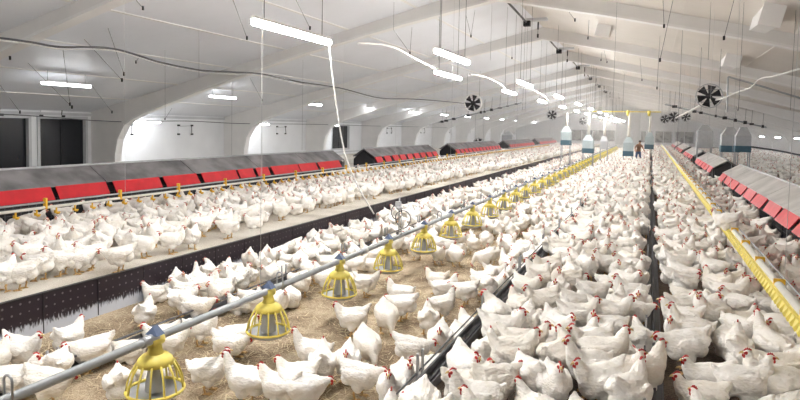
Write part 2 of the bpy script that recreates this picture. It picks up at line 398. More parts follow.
for k in range(0): dup(lampB, (5.7, -1+6.2*k, 2.75), label='thin white tube lamp hanging under the cream ceiling slope')
lampC = make_lamp(1.5, .10, 'wall_lamp', 0, 'white tube lamp mounted at the head of a wall bay', 'tube lamps along the side walls')
lampC.location = (WL+.6, 14.75, 2.0)
for o in lampC.children: pass
bm = NB(); tube(bm, [(-.58,-.4,.03),(0,-.4,.03)], .01, 6); tube(bm, [(-.58,.4,.03),(0,.4,.03)], .01, 6); obj('bracket', bm, M['trim'], lampC)
for k in range(1, 10): dup(lampC, (WL+.6, 14.75+6.2*k, 2.0))
for k in range(11): dup(lampC, (WR-1.25, 10.4+6.2*k, 1.78), PI, 'white tube lamp fixed inside a bay of the wall behind the grey roofed nests')

# ------------------------------------------------------------------ nests
NEST_L = [(1.0,16.1),(18.2,24.6),(27.2,36.4),(39,48),(50.5,60)]
FLAP1 = [(-240,-150),(-145,-80),(-70,-5),(0,55),(60,110),(117,163),(167,200),(205,239),(241,256),(259,271),(274,300),(301,318),(320,341)]
NEST_R = [(1.0,18.6),(21.2,28.6),(31,38.5),(41,50),(52.5,61)]
def nest(xf, s, ya, yb, label):
    """xf: front of the flaps; s: direction towards the ridge of the nest roof"""
    t = thing('nest_box', label, 'nest box', (xf, ya, PZ)); L = yb-ya
    if s > 0: t.scale = (1, 1, .91)
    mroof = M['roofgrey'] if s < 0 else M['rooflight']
    X = lambda a: s*a
    bm = NB()                                   # black body with gabled ends
    prof = [(X(.14),0),(X(.14),.5),(X(.5),.79),(X(.86),.5),(X(.86),0)]
    if s < 0: prof = prof[::-1]
    prism(bm, prof, .0, L)
    nb = obj('body', bm, M['black'], t)
    bm = NB()                                   # wire front
    k = 0; y = .05
    while y < L:
        box(bm, min(X(.10),X(.106)), max(X(.10),X(.106)), y, y+.008, 0, .45); y += .12 if ya < 17 else .4
    for z in (.1,.2,.3,.4): box(bm, min(X(.10),X(.106)), max(X(.10),X(.106)), 0, L, z, z+.006)
    obj('wire_front', bm, M['wire'], nb)
    n = max(1, int(round(L/2.3))); w = L/n
    for k in range(n):
        for sd in (0, 1):
            bm = NB(); a, b = (.10,.505) if not sd else (.495,.90)
            z0, z1 = (.57,.835) if not sd else (.835,.57)
            y0, y1 = k*w+.012, (k+1)*w-.012
            prof = [(X(a),z0),(X(b),z1),(X(b),z1+.02),(X(a),z0+.02)]
            if s < 0: prof = prof[::-1]
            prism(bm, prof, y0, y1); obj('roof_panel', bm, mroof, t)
    bm = NB(); x = X(.5); tube(bm, [(x,0,.855),(x,L,.855)], .022, 8); obj('ridge_pipe', bm, M['steel'], t)
    nf = max(1, int(round(L/(1.15 if s > 0 or ya < 10 else .72)))); w = L/nf
    spans = [(k*w+.10, (k+1)*w-.09) for k in range(nf)]
    if s < 0 and ya < 10: spans = [(max(.05, atx(a, 190, -8.43).y-ya), atx(b, 190, -8.43).y-ya) for a, b in FLAP1]
    for fa, fb in spans:
        if fb-fa < .1: continue
        jit = random.uniform(-.02,.02)
        bm = NB()
        prof = [(X(.115),.575),(X(.0+jit),.385),(X(-.008+jit),.39),(X(.105),.59)]
        if s < 0: prof = prof[::-1]
        prism(bm, prof, fa, fb); obj('curtain_flap', bm, M['red'], t)
    for k in range(nf+1):
        bm = NB(); a = X(.11); box(bm, a-.012, a+.012, max(0,k*w-.02), min(L,k*w+.02), 0, .56); obj('post', bm, M['black'], t)
    return t
ln = ['nearest long nest with red flaps below the dark wall windows','second nest along the step, red flaps under a pale grey roof','third red flapped nest along the dusty step','fourth red flapped nest along the step, seen small','farthest red flapped nest along the dusty step']
rn = ['nearest grey roofed nest beside the yellow drinker line','second grey roofed nest beside the yellow drinker line','third grey roofed nest beside the yellow drinker line','fourth grey roofed nest beside the yellow drinker line','farthest grey roofed nest beside the yellow drinker line']
for (a, b), l in zip(NEST_L, ln): nest(-8.43, -1, a, b, l)
for (a, b), l in zip(NEST_R, rn): nest(1.76, 1, a, b, l)

# ------------------------------------------------------------------ feeding line with pans
FX = -2.87; PIPE_Z = .62
t = thing('feeder_pipe', 'long grey feed pipe carrying the yellow pans over the litter', 'feed pipe', (FX,-2,PIPE_Z))
bm = NB(); tube(bm, [(0,0,0),(0,64,0)], .027, 14); obj('pipe', bm, M['pipegrey'], t, True)
for k in range(21):
    bm = NB(); tube(bm, [(0,1.7+3.07*k,0),(0,1.82+3.07*k,0)], .034, 14); obj('coupling', bm, M['steel'], t)
def make_pan():
    t = thing('feeder_pan', 'yellow caged feed pan', 'feeder', group='yellow feed pans on the long pipe')
    z = -PIPE_Z
    bm = NB(); lathe(bm, [(.032,.60),(.040,.575),(.044,.545),(.058,.515),(.055,.50)], 20, (0,0,0)); tube(bm, [(0,-.05,.605),(0,.05,.605)], .038, 12); obj('neck', bm, M['yellow'], t)
    bm = NB(); lathe(bm, [(.05,.525),(.08,.512),(.105,.49),(.118,.455),(.110,.455),(.098,.485),(.05,.512)], 28); obj('dome', bm, M['yellow'], t)
    bm = NB(); n = 13
    for k in range(n):
        a = 2*PI*k/n; c, s = math.cos(a), math.sin(a)
        pts = [(.112*c,.112*s,.465),(.143*c,.143*s,.41),(.165*c,.165*s,.35),(.174*c,.174*s,.29)]
        tube(bm, pts, [.0075,.0065,.0065,.0065], 6)
    for r, z0, rr in ((.175,.287,.010),):
        ring = [(r*math.cos(2*PI*k/36), r*math.sin(2*PI*k/36), z0) for k in range(37)]
        tube(bm, ring, rr, 7, cap=False)
    obj('grill', bm, M['yellow'], t)
    bm = NB(); lathe(bm, [(.035,.50),(.045,.42),(.06,.33),(.064,.285)], 18); obj('feed_tube', bm, M['greyplastic'], t)
    bm = NB(); lathe(bm, [(.001,.235),(.11,.235),(.145,.25),(.17,.278),(.165,.28),(.14,.257),(.10,.243),(.001,.26)], 28); obj('tray', bm, M['greyplastic'], t)
    bm = NB()
    A = [bm.verts.new(p) for p in ((-.05,-.035,.645),(.05,-.035,.645),(.05,.035,.645),(-.05,.035,.645))]; top = [bm.verts.new((0,-.02,.70)), bm.verts.new((0,.02,.70))]
    bm.faces.new(A[::-1]); bm.faces.new((A[0],A[1],top[0])); bm.faces.new((A[2],A[3],top[1])); bm.faces.new((A[1],A[2],top[1],top[0])); bm.faces.new((A[3],A[0],top[0],top[1]))
    obj('clamp_cap', bm, M['blue'], t)
    return t
pan = make_pan()
pl = ['caged yellow feed pan nearest the camera, a red hen head inside','caged yellow feed pan second along the pipe, by a hook','caged yellow feed pan third along the pipe over bare litter','caged yellow feed pan just below the coiled wire hanger','caged yellow feed pan right beyond the coiled wire hanger','sixth caged yellow feed pan along the grey pipe','seventh caged yellow feed pan along the grey pipe','eighth caged yellow feed pan along the grey pipe']
for k in range(46):
    l = pl[k] if k < len(pl) else 'small distant yellow feed pan in the long row on the pipe'
    y = 2.88+1.235*k
    if k == 0: pan.location = (FX, y, 0); pan['label'] = l
    else: dup(pan, (FX, y, 0), label=l)
dup(pan, (FX, 2.88-1.235, 0), label='yellow feed pan before the nearest one in view')
def hook(k):
    y = (2.88+1.235*k)+.16
    bm = NB(); pts = [(-.03,0,-.03),(-.03,0,.09)]+[(-.03*math.cos(PI*j/8),0,.09+.03*math.sin(PI*j/8)) for j in range(1,9)]+[(.03,0,-.03)]
    tube(bm, pts, .007, 6); o = obj('pipe_hook', bm, M['steel']); o.location = (FX, y, PIPE_Z)
    return tag(o, 'grey wire loop standing on the feed pipe beside a pan', 'hook', 'wire loops on the feed pipe')
h0 = hook(1)
tube_pts = None
for k in (-.9, 4.4, 5.5, 6.4, 7.5, 8.5, 9.5, 10.5, 12, 14, 16): 
    o = h0.copy(); COL.objects.link(o); o.location = (FX, 2.88+1.235*k+.16, PIPE_Z)
# coiled wire hanger above the fourth pan
p = aty(397, 240, 6.9); wy = 6.9
t = thing('wire_hanger', 'coiled wire hanger with pulley standing on the feed pipe', 'hanger', (FX, wy, PIPE_Z))
bm = NB(); tube(bm, [(0,0,.02),(0,0,.50)], .009, 6); tube(bm, [(.03,0,.02),(.03,0,.30)], .006, 6); obj('rod', bm, M['steel'], t)
bm = NB(); ring = [(.10*math.cos(2*PI*k/20)+.05, .02*math.sin(2*PI*k/10), .22+.11*math.sin(2*PI*k/20)) for k in range(21)]; tube(bm, ring, .006, 5)
ring = [(.07*math.cos(2*PI*k/20)-.05, .03, .30+.09*math.sin(2*PI*k/20)) for k in range(21)]; tube(bm, ring, .006, 5); obj('wire_coil', bm, M['wire'], t)
bm = NB(); lathe(bm, [(.001,-.02),(.03,-.02),(.045,0),(.03,.02),(.001,.02)], 14, (0,0,.36)); box(bm, -.05,.02,-.02,.02,.37,.44); obj('pulley', bm, M['greyplastic'], t)
# suspension wires of the feed line
def wire(p0, p1, label, group, r=.004, m='wire', weight=False, name='suspension_wire'):
    p0, p1 = Vector(p0), Vector(p1)
    bm = NB(); tube(bm, [p0-p1, (0,0,0)], r, 5); o = obj(name, bm, M[m]); o.location = p1
    tag(o, label, 'wire', group)
    if weight:
        bm = NB(); tube(bm, [(0,0,-.035),(0,0,.035)], .018, 8); obj('weight', bm, M['black'], o)
    return o
for k in range(12):
    y = 4.0+4.94*k
    wire((FX, y, roof(FX)), (FX, y, PIPE_Z+.03), 'thin vertical wire holding the feed pipe', 'wires holding the feed pipe', .002, 'wirelight')

# ------------------------------------------------------------------ drinker lines
def drinker_left():
    x, z = -7.58, .80
    t = thing('drinker_line', 'white drinker pipe with spaced yellow cups before the red flaps', 'drinker line', (x,1.5,z))
    bm = NB(); tube(bm, [(0,0,0),(0,58,0)], .02, 10); obj('water_pipe', bm, M['whitepipe'], t)
    bm = NB(); tube(bm, [(-.01,0,.07),(-.01,58,.07)], .013, 8); obj('support_tube', bm, M['steel'], t)
    for k in range(96):
        y = .25+.29*k
        bm = NB(); box(bm, .0,.012, y-.01,y+.01,-.09,.0); box(bm, .0,.05,y-.035,y-.025,-.09,-.05); lathe(bm, [(.001,-.105),(.02,-.105),(.034,-.075),(.028,-.075),(.001,-.095)], 10, (.035,y,0)); obj('drip_cup', bm, M['orange'], t)
    for k in range(20):
        y = .4+1.25*k
        bm = NB(); box(bm, -.025,.028,y-.014,y+.014,-.02,.13); obj('clip', bm, M['orange'], t)
    bm = NB()
    for k in range(70):
        y = .25+.29*(96+k); box(bm, .0,.03,y-.02,y+.02,-.10,.0)
    o = obj('drip_cup', bm, M['orange'], t); o['kind'] = 'stuff'
drinker_left()
def drinker_right():
    x, z = .93, .80
    t = thing('drinker_line', 'yellow and white drinker line above the crowded hens', 'drinker line', (x,1.5,z))
    bm = NB(); tube(bm, [(.035,0,.025),(.035,58,.025)], .034, 12); obj('water_pipe', bm, M['whitepipe'], t)
    bm = NB(); box(bm, -.012,.003,0,58,.0,.03); obj('rail', bm, M['yellow'], t)
    bm = NB(); tube(bm, [(.10,0,.05),(.10,58,.05)], .008, 8); obj('support_tube', bm, M['steel'], t)
    def cup(bm, y):
        vs = [(-.022,y-.040,.02),(-.022,y+.040,.02),(-.046,y+.012,-.03),(-.046,y-.012,-.03),(-.010,y-.040,-.015),(-.010,y+.040,-.015),(-.035,y+.012,-.055),(-.035,y-.012,-.055)]
        v = [bm.verts.new(q) for q in vs]
        for f in ((0,1,2,3),(4,7,6,5),(0,4,5,1),(1,5,6,2),(2,6,7,3),(3,7,4,0)): bm.faces.new([v[i] for i in f])
    for k in range(98):
        y = 1.3+.11*k; bm = NB(); cup(bm, y); obj('drip_cup', bm, M['yellow'], t)
    bm = NB()
    for k in range(420): cup(bm, 1.3+.11*(98+k))
    o = obj('drip_cup', bm, M['yellow'], t); o['kind'] = 'stuff'
    for k in range(24):
        y = 1.2+.9*k; bm = NB(); box(bm, .0,.078,y-.014,y+.014,-.02,.075); obj('clip', bm, M['orange'], t)
drinker_right()
for k in range(14):
    y = 3.4+3.6*k
    if roof(-7.58) and k < 12: wire((-7.58, y, roof(-7.58)), (-7.58, y, .88), 'thin wire holding the drinker pipe before the red flaps', 'wires of the drinker pipe by the step', .002, 'wirelight')
    wire((1.0, y+2.0, roof(1.0)), (1.0, y+2.0, .86), 'thin wire holding the yellow drinker line', 'wires of the yellow drinker line', .002, 'wirelight')

# ------------------------------------------------------------------ chain feeder troughs
def trough(x, z, y0, y1, label, py, mc='troughgrey'):
    t = thing('feed_trough', label, 'feed trough', (x, y0, z)); L = y1-y0
    bm = NB(); box(bm, -.05,.05,0,L,.0,.008); box(bm, -.054,-.048,0,L,.0,.06); box(bm, .048,.054,0,L,.0,.06); ch = obj('channel', bm, M[mc], t)
    bm = NB(); tube(bm, [(0,0,.02),(0,L,.02)], .010, 6); obj('feed_chain', bm, M['wire'], t)
    bm = NB(); tube(bm, [(0,0,.11),(0,L,.11)], .009, 6); tube(bm, [(-.06,0,.085),(-.06,L,.085)], .006, 6); obj('guard_rail', bm, M[mc], t)
    y = py
    while y < min(L, 30):
        for d in (0, .09):
            bm = NB(); box(bm, -.062,-.048, y+d, y+d+.016, .0, .21); obj('post', bm, M['steel'], ch)
        y += 1.55
    return t
trough(-4.05, .06, .5, 60, 'grey chain feed trough on the litter near the black step', 1.0)
trough(ER+.03, PZ+.01, .5, 60, 'grey feed trough at the lip of the crowded raised floor', 2.9)
trough(.08, PZ+.01, .5, 60, 'dark feed trough running through the densest crowd', 1.2, 'wire')
bm = NB(); box(bm, EL+.13,EL+.16, 1.75,1.78,0,.42); o = obj('stake', bm, M['steel']); tag(o, 'short grey post standing at the foot of the black step', 'post')

# ------------------------------------------------------------------ fans
def fan(px, py, Y, r, label, shroud=False):
    c = aty(px, py, Y)
    t = thing('circulation_fan', label, 'fan', c, 0)
    bm = NB()
    prof = [(r,-.08),(r*1.0,.08),(r*.94,.08),(r*.94,-.08),(r,-.08)]
    for a in range(32):
        a0, a1 = 2*PI*a/32, 2*PI*(a+1)/32
        for (r0,y0),(r1,y1) in zip(prof, prof[1:]):
            vs = [(r0*math.cos(a0),y0,r0*math.sin(a0)),(r1*math.cos(a0),y1,r1*math.sin(a0)),(r1*math.cos(a1),y1,r1*math.sin(a1)),(r0*math.cos(a1),y0,r0*math.sin(a1))]
            bm.faces.new([bm.verts.new(v) for v in vs])
    bmesh.ops.remove_doubles(bm, verts=bm.verts, dist=.0005)
    mbm = NB(); tube(mbm, [(0,-.05,0),(0,.14,0)], r*.24, 16); mo = obj('motor', mbm, M['black'], t)
    obj('ring', bm, M['rib'] if shroud else M['greyplastic'], t, True)
    for k in range(6):
        a = 2*PI*k/6+.3; bm = NB()
        q = []
        for (rr, da, yy) in ((.18,-.42,-.03),(.90,-.36,-.05),(.92,.36,.045),(.20,.46,.03)):
            q.append(Vector((r*rr*math.cos(a+da), yy, r*rr*math.sin(a+da))))
        v = [bm.verts.new(p) for p in q]+[bm.verts.new(p+Vector((0,.008,0))) for p in q]
        for f in ((0,1,2,3),(7,6,5,4),(0,4,5,1),(1,5,6,2),(2,6,7,3),(3,7,4,0)): bm.faces.new([v[i] for i in f])
        obj('blade', bm, M['black'], mo)
    bm = NB()
    for z in (-.5,0,.5):
        w = r*math.sqrt(1-z*z)*.97; tube(bm, [(-w,-.07,z*r),(w,-.07,z*r)], .006, 5)
    obj('guard', bm, M['wire'], t)
    h = roof(c.x)-c.z
    for sx in (-.7, .7):
        bm = NB(); tube(bm, [(sx*r,0,r*.7),(sx*r*1.02,0,h)], .005, 5); obj('hanging_wire', bm, M['wire'], t)
    return t
fan(709, 96, 17.0, .31, 'round black bladed fan hanging under the cream ceiling')
fan(473, 103, 24.5, .38, 'round dark fan with white ring over the second nest', True)
fan(552, 115, 36, .30, 'small dark round fan hanging beyond the tube lamps')
fan(583, 121, 46, .30, 'tiny dark round fan beside the distant lamps')
fan(674, 117, 32, .27, 'small dark round fan behind the large ceiling fan')
fan(686, 117, 36, .25, 'small dark fan next to the cluttered cross pipe')
fan(665, 119, 36, .25, 'small dark fan over the distant drinker line')
fan(479, 144, 36, .38, 'black round fan standing low by the bay wall')

# ------------------------------------------------------------------ feed hoppers
def hopper(px, py_bot, Y, w, h, label, tubez=2.9, dark=False, base=True):
    p = aty(px, py_bot, Y); x = p.x; z0 = p.z
    t = thing('feed_hopper', label, 'feed hopper', (x, Y, z0)); a = w/2
    mb = M['greyplastic'] if dark else M['hopper']
    bm = NB(); box(bm, -a, a, -a, a, h*.38, h); obj('bin', bm, mb, t)
    bm = NB(); box(bm, -a*1.04, a*1.04, -a*1.04, a*1.04, 0, h*.38); obj('base', bm, M['hopperdark'] if base else mb, t)
    bm = NB(); A = [bm.verts.new(q) for q in ((-a,-a,h),(a,-a,h),(a,a,h),(-a,a,h))]; B = [bm.verts.new(q) for q in ((-.1,-.1,h+.28),(.1,-.1,h+.28),(.1,.1,h+.28),(-.1,.1,h+.28))]
    for i in range(4): bm.faces.new((A[i],A[(i+1)%4],B[(i+1)%4],B[i]))
    bm.faces.new(B); bm.faces.new(A[::-1]); obj('lid', bm, mb, t)
    if tubez: bm = NB(); tube(bm, [(0,0,h+.26),(0,0,tubez-z0)], .07, 10); obj('drop_tube', bm, M['whitepipe'], t)
    for sx in (-1,1):
        for sy in (-1,1):
            bm = NB(); tube(bm, [(sx*a*.9,sy*a*.9,0),(sx*a*.9,sy*a*.9,(PZ if x < EL or x > ER else 0)-z0)], .02, 6); obj('leg', bm, M['steel'], t)
HY = 31.0
hopper(628, 156, HY, .46, .64, 'pale hopper with dark base beside the stooping worker')
hopper(649, 149, 39, .5, .72, 'pale hopper with dark base at the end of the dark trough', 2.95)
hopper(588, 153, HY, .52, .62, 'pale hopper with dark base past the row of pans')
hopper(566, 145, HY+2, .50, .70, 'pale hopper with dark base beyond the black step')
hopper(604, 149, 36, .42, .45, 'small grey hopper behind the row of pans', 2.6, True, False)
hopper(704, 148, 30, .62, .75, 'grey peaked hopper behind the nest roofs', 0, True, False)
hopper(729, 152, 24, .55, .6, 'grey boxy hopper with dark base behind the nest roof', 0, True)
hopper(742, 152, 23, .45, .55, 'narrow grey hopper standing next to the boxy hopper', 0, True)
hopper(508, 146, 44, .8, .8, 'grey peaked hopper against the far bay wall', 0, True, False)
t = thing('conveyor_beam', 'yellow cross beam carrying the hopper drop tubes', 'beam', (0, HY, 2.93))
bm = NB(); box(bm, -2.7, .4, -.022, .022, -.022, .022); obj('beam', bm, M['yellow'], t)
for x in (aty(628,113,HY).x, aty(649,113,39).x*.8):
    bm = NB(); lathe(bm, [(.001,-.2),(.05,-.2),(.08,-.05),(.08,.06),(.001,.06)], 12, (x,0,0)); obj('gear_unit', bm, M['yellow'], t)
for x in (-2.6,-1.3,.3): bm = NB(); tube(bm, [(x,0,.03),(x,0,roof(x)-2.93)], .006, 5); obj('hanger', bm, M['wire'], t)
# cluttered cross pipe following the roof
def cross_pipe(Y, drop, xa, xb, label, clutter):
    t = thing('cross_pipe', label, 'pipe', (0, Y, 0))
    for s0, s1 in ((xa, xb),):
        bm = NB(); tube(bm, [(s0,0,roof(s0)-drop),(s1,0,roof(s1)-drop)], .035, 8); obj('pipe', bm, M['pipegrey'], t)
    n = clutter
    for k in range(n):
        x = xa+(xb-xa)*(k+.5)/n+random.uniform(-.3,.3); z = roof(x)-drop
        bm = NB(); a, b = random.uniform(.04,.12), random.uniform(.03,.09); box(bm, x-a,x+a,-.08,.08,z-b,z+b*random.uniform(.4,1.2)); obj('bracket', bm, M['black'], t)
        bm = NB(); tube(bm, [(x,0,z),(x+.02,0,roof(x))], .008, 5); obj('hanger', bm, M['wire'], t)
cross_pipe(36, .75, -12.4, -7.2, 'dark bracketed pipe sloping under the grey ceiling', 11)
cross_pipe(34, .9, .6, 5.2, 'dark bracketed pipe sloping under the cream ceiling', 10)

# ------------------------------------------------------------------ cables, ropes, rods
def cable(pts, r, m, label, cat, name, k=6, n=7, group=None):
    pts = smoothpath(pts, k); c = pts[0].copy(); bm = NB(); tube(bm, [p-c for p in pts], r, n); o = obj(name, bm, M[m]); o.location = c
    return tag(o, label, cat, group)
zc = 4.72
PTS = [(-30,36),(0,38),(30,42),(60,47),(90,47),(120,50),(160,62),(200,70),(232,72),(262,74),(300,82),(340,88),(380,98),(412,99),(440,101),(470,104)]
cable([ceilpt(x, y, zc) for x, y in PTS], .018, 'wire', 'dark cable bundle sagging below the grey ceiling', 'cable', 'cable_bundle')
cable([ceilpt(x, y+2.2, zc-.02) for x, y in PTS], .010, 'rope', 'thin pale cable tied along the dark cable bundle', 'cable', 'pale_cable')
cable([(WL+1.25, 8.0,2.06),(WL+1.25, 10,2.10),(WL+1.25, 13,1.98),(WL+1.25, 16,2.04),(WL+1.25,19,1.99),(WL+1.25,24,2.02),(WL+1.25,31,2.0),(WL+1.25,45,2.0)], .012, 'wire', 'thin dark cable strung along the bay wall frames', 'cable', 'wall_cable')
# rope from the first lamp down to the drinker floor
l0 = Vector((-3.6, 6.36, 2.99))
cable([l0, aty(333,80,6.6), aty(343,145,6.9), aty(356,182,7.0), aty(374,214,7.0)], .010, 'rope', 'white rope hanging from the nearest tube lamp', 'rope', 'rope')
# white sleeve cable sagging between the lamp rows
LP = [(358,43),(385,45),(400,50),(416,59),(438,70)]
cable([aty(x, y, 9.2+i*.5) for i, (x, y) in enumerate(LP)], .020, 'rope', 'bright white sleeved cable reaching to the second tube lamp', 'cable', 'sleeved_cable')
cable([aty(x, y, 12.5+i*.6) for i, (x, y) in enumerate([(470,74),(485,77),(500,84),(506,90)])], .020, 'rope', 'white sleeved cable between the third pair of lamps', 'cable', 'sleeved_cable')
cable([aty(x, y, 18+i*.6) for i, (x, y) in enumerate([(520,88),(533,90),(545,97),(548,101)])], .020, 'rope', 'small white sleeved cable beyond the third pair of lamps', 'cable', 'sleeved_cable')
cable([aty(x, y, 12.6+i*.55) for i, (x, y) in enumerate([(830,62),(800,69),(775,76),(760,79),(750,88),(738,92),(724,98),(716,100)])], .017, 'rope', 'twisted pale cable running from the black fan to the wall', 'cable', 'twisted_cable')
cable([aty(x, y, 17.2+i*1.5) for i, (x, y) in enumerate([(703,104),(692,110),(684,114),(676,118)])], .03, 'rope', 'short pale cable trailing from the fan to farther fans', 'cable', 'twisted_cable')
cable([aty(x, y, 16.2) for x, y in [(727,112),(727.5,90),(728,79),(729,77),(733,78),(760,86),(800,98),(830,107)]], .022, 'pipegrey', 'bent grey rod below the cream ceiling beside the fan', 'rod', 'bent_rod', k=3)
cable([aty(x, y, 24) for x, y in [(745,146),(760,148),(780,151),(800,155),(830,160)]], .03, 'wire', 'dark pipe along the arched bays behind the nests', 'pipe', 'wall_pipe')
# slack cords with weights under the ceiling
CORDS = [((0,42),(10,58)),((28,63),(72,107)),((84,39),(122,80)),((108,28),(124,74)),((92,86),(112,112)),((136,0),(143,8)),((63,50),(70,104)),
 ((233,0),(247,38)),((296,0),(310,28)),((250,78),(262,100)),((205,118),(210,125)),((390,25),(410,53)),((412,27),(410,53)),((466,15),(471,36)),((475,10),(471,36)),((512,42),(512,58)),
 ((560,0),(575,20)),((589,20),(588,38)),((602,52),(601,60)),((604,50),(607,62)),((663,0),(664,26)),((673,0),(660,60)),((734,0),(724,38)),((740,90),(738,110)),((640,58),(642,80)),((660,36),(657,88)),((618,88),(619,98)),((0,85),(20,112)),((140,56),(136,62)),((172,108),(165,98))]
for (a, b) in CORDS:
    p0 = ceilpt(*a); q = ray(*b); p1 = EYE+q*(p0.y/q.y)
    if p1.z > roof(p1.x)-.05: p1.z = roof(p1.x)-.3
    wire(p0, p1, 'dark slack cord ending in a small black weight below the ceiling', 'cords hanging from the ceiling', .0042, 'wire', True, 'suspension_wire')
for (x, y0, y1) in [(394,0,30),(440,0,60),(492,0,60),(526,0,110),(528,20,110),(617,0,120),(683,20,150),(711,0,60),(744,0,110),(796,10,110),(199,30,78),(165,50,120),(303,60,150),(232,70,160)]:
    p0 = ceilpt(x, max(y0,2)); q = ray(x+ (y1-y0)*.0, y1); p1 = EYE+q*(p0.y/q.y); p1.x = p0.x
    wire(p0, p1, 'thin straight cord hanging down from the ceiling', 'straight cords below the ceiling', .0028, 'wire', False, 'suspension_wire')
# ridge gear
for k, y in enumerate((16.6, 22.8, 29, 35.2, 41.4, 47.6)):
    t = thing('ridge_winch', 'small black winch gear on a rod below the ridge', 'winch', (RX+.05, y, 4.78), 0, 'winch gear along the ridge')
    bm = NB(); box(bm, .0,.55,-.10,.12,.16,.22); obj('mount_plate', bm, M['trim'], t)
    bm = NB(); tube(bm, [(-.1,-1.9,.3),(0,0,.12)], .028, 7); obj('rod', bm, M['wire'], t)
    bm = NB(); box(bm, -.08,.1,-.08,.08,.02,.16); obj('gear_case', bm, M['black'], t)
    bm = NB(); box(bm, .295,.33,-.02,.02,-.08,.12); box(bm,.29,.335,-.02,.02,-.30,-.20); tube(bm, [(.31,0,.1),(.31,0,-.3)], .006, 5); obj('hanging_weight', bm, M['black'], t)
# boxed inlet chutes under the cream ceiling
def chute(px, py, L, W, Dp, rz, label):
    p = ceilpt(px, py); t = thing('ceiling_chute', label, 'air chute', (p.x, p.y, roof(p.x)+.01), rz)
    t.rotation_euler = (0, math.atan(TS), rz)
    bm = NB()
    prism(bm, [(L/2, 0), (-L/2, 0), (-L/2, -Dp), (L/2-.1, -Dp*.75)], -W/2, W/2, axis='x'); obj('chute_body', bm, M['rib'], t)
    bm = NB(); box(bm, -W/2-.03, W/2+.03, -L/2-.02, -L/2+.02, -Dp-.02, 0); obj('flange', bm, M['rib'], t)
chute(768, 12, 1.4, .26, .34, 0, 'largest white wedge shaped air chute under the cream ceiling')
chute(731, 58, 1.6, .32, .3, 0, 'middle white wedge shaped air chute above the black fan')
chute(606, 27, .8, .3, .3, 0, 'small pale wedge air chute near the ridge')

# ------------------------------------------------------------------ straw on the litter
rnd = random.Random(5); bm = NB()
for i in range(9000):
    y = 1.6+12*rnd.random()**1.6; x = rnd.uniform(EL+.02, ER-.05); a = rnd.uniform(0, PI); l = rnd.uniform(.012,.06); w = rnd.uniform(.002,.0055)
    z = .004+rnd.random()*.012; c, s = math.cos(a), math.sin(a); dz = rnd.uniform(-.006,.012)
    v = [bm.verts.new(q) for q in ((x-c*l-s*w,y-s*l+c*w,z),(x-c*l+s*w,y-s*l-c*w,z),(x+c*l+s*w,y+s*l-c*w,z+dz),(x+c*l-s*w,y+s*l+c*w,z+dz))]
    bm.faces.new(v)
o = obj('straw', bm, M['straw']); tag(o, 'loose pale straw strewn over the brown litter floor', 'straw', kind='stuff')

# ------------------------------------------------------------------ hens
S = .79
def lerp(a, b, t): return tuple(a[i]*(1-t)+b[i]*t for i in range(len(a)))
def chain(bm, keys, n=5):
    """keys: (x,y,z,rx,ry,rz)"""
    for a, b in zip(keys, keys[1:]):
        for j in range(n):
            k = lerp(a, b, j/n); ball(bm, k[:3], k[3:], 2)
    k = keys[-1]; ball(bm, k[:3], k[3:], 2)
POSES = {
 # neck path (x, y, z, r) ; head (pos, yaw, pitch) ; body lift/pitch ; legs
 'alert':  dict(neck=[(.13,0,.27,.080),(.150,0,.325,.060),(.160,0,.37,.044),(.170,0,.40,.033)], head=((.182,0,.415),0,.05), lift=0, legs=True, pitch=.12),
 'relaxed':dict(neck=[(.13,0,.26,.074),(.160,0,.305,.062),(.182,0,.345,.045),(.196,0,.368,.033)], head=((.208,0,.380),0,.1), lift=0, legs=True, pitch=.02),
 'turned': dict(neck=[(.13,.01,.265,.074),(.150,.03,.315,.060),(.158,.05,.35,.044),(.158,.070,.375,.033)], head=((.160,.086,.386),1.2,.05), lift=0, legs=True, pitch=.05),
 'pecking':dict(neck=[(.15,0,.23,.075),(.20,0,.20,.055),(.235,0,.15,.040),(.25,0,.11,.031)], head=((.256,0,.088),0,1.0), lift=0, legs=True, pitch=-.22),
 'low':    dict(neck=[(.14,0,.24,.075),(.18,0,.265,.053),(.215,0,.285,.038),(.235,0,.295,.030)], head=((.252,0,.298),0,.35), lift=0, legs=True, pitch=-.06),
 'sitting':dict(neck=[(.12,0,.26,.075),(.15,0,.30,.056),(.163,.01,.335,.040),(.17,.015,.36,.030)], head=((.184,.018,.372),.3,.1), lift=-.115, legs=False, pitch=.0),
 'tucked': dict(neck=[(.10,0,.27,.078),(.12,-.03,.30,.062),(.09,-.07,.305,.045),(.05,-.085,.30,.033)], head=((.03,-.092,.295),-2.6,.3), lift=-.10, legs=False, pitch=.0),
 'stretch':dict(neck=[(.13,0,.27,.070),(.160,0,.335,.056),(.178,0,.39,.041),(.190,0,.43,.031)], head=((.203,0,.445),0,.1), lift=.0, legs=True, pitch=.22),
}
dg = None
def mesh_from(bm, mods, mats):
    me = bpy.data.meshes.new('tmp'); bm.to_mesh(me); bm.free()
    o = bpy.data.objects.new('tmp', me); COL.objects.link(o)
    for typ, kw in mods:
        md = o.modifiers.new(typ, typ)
        for k, v in kw.items(): setattr(md, k, v)
    bpy.context.view_layer.update()
    dgr = bpy.context.evaluated_depsgraph_get(); ev = o.evaluated_get(dgr)
    out = bpy.data.meshes.new_from_object(ev, preserve_all_data_layers=False, depsgraph=dgr)
    bpy.data.objects.remove(o); bpy.data.meshes.remove(me)
    out.materials.clear()
    for m in mats: out.materials.append(m)
    return out
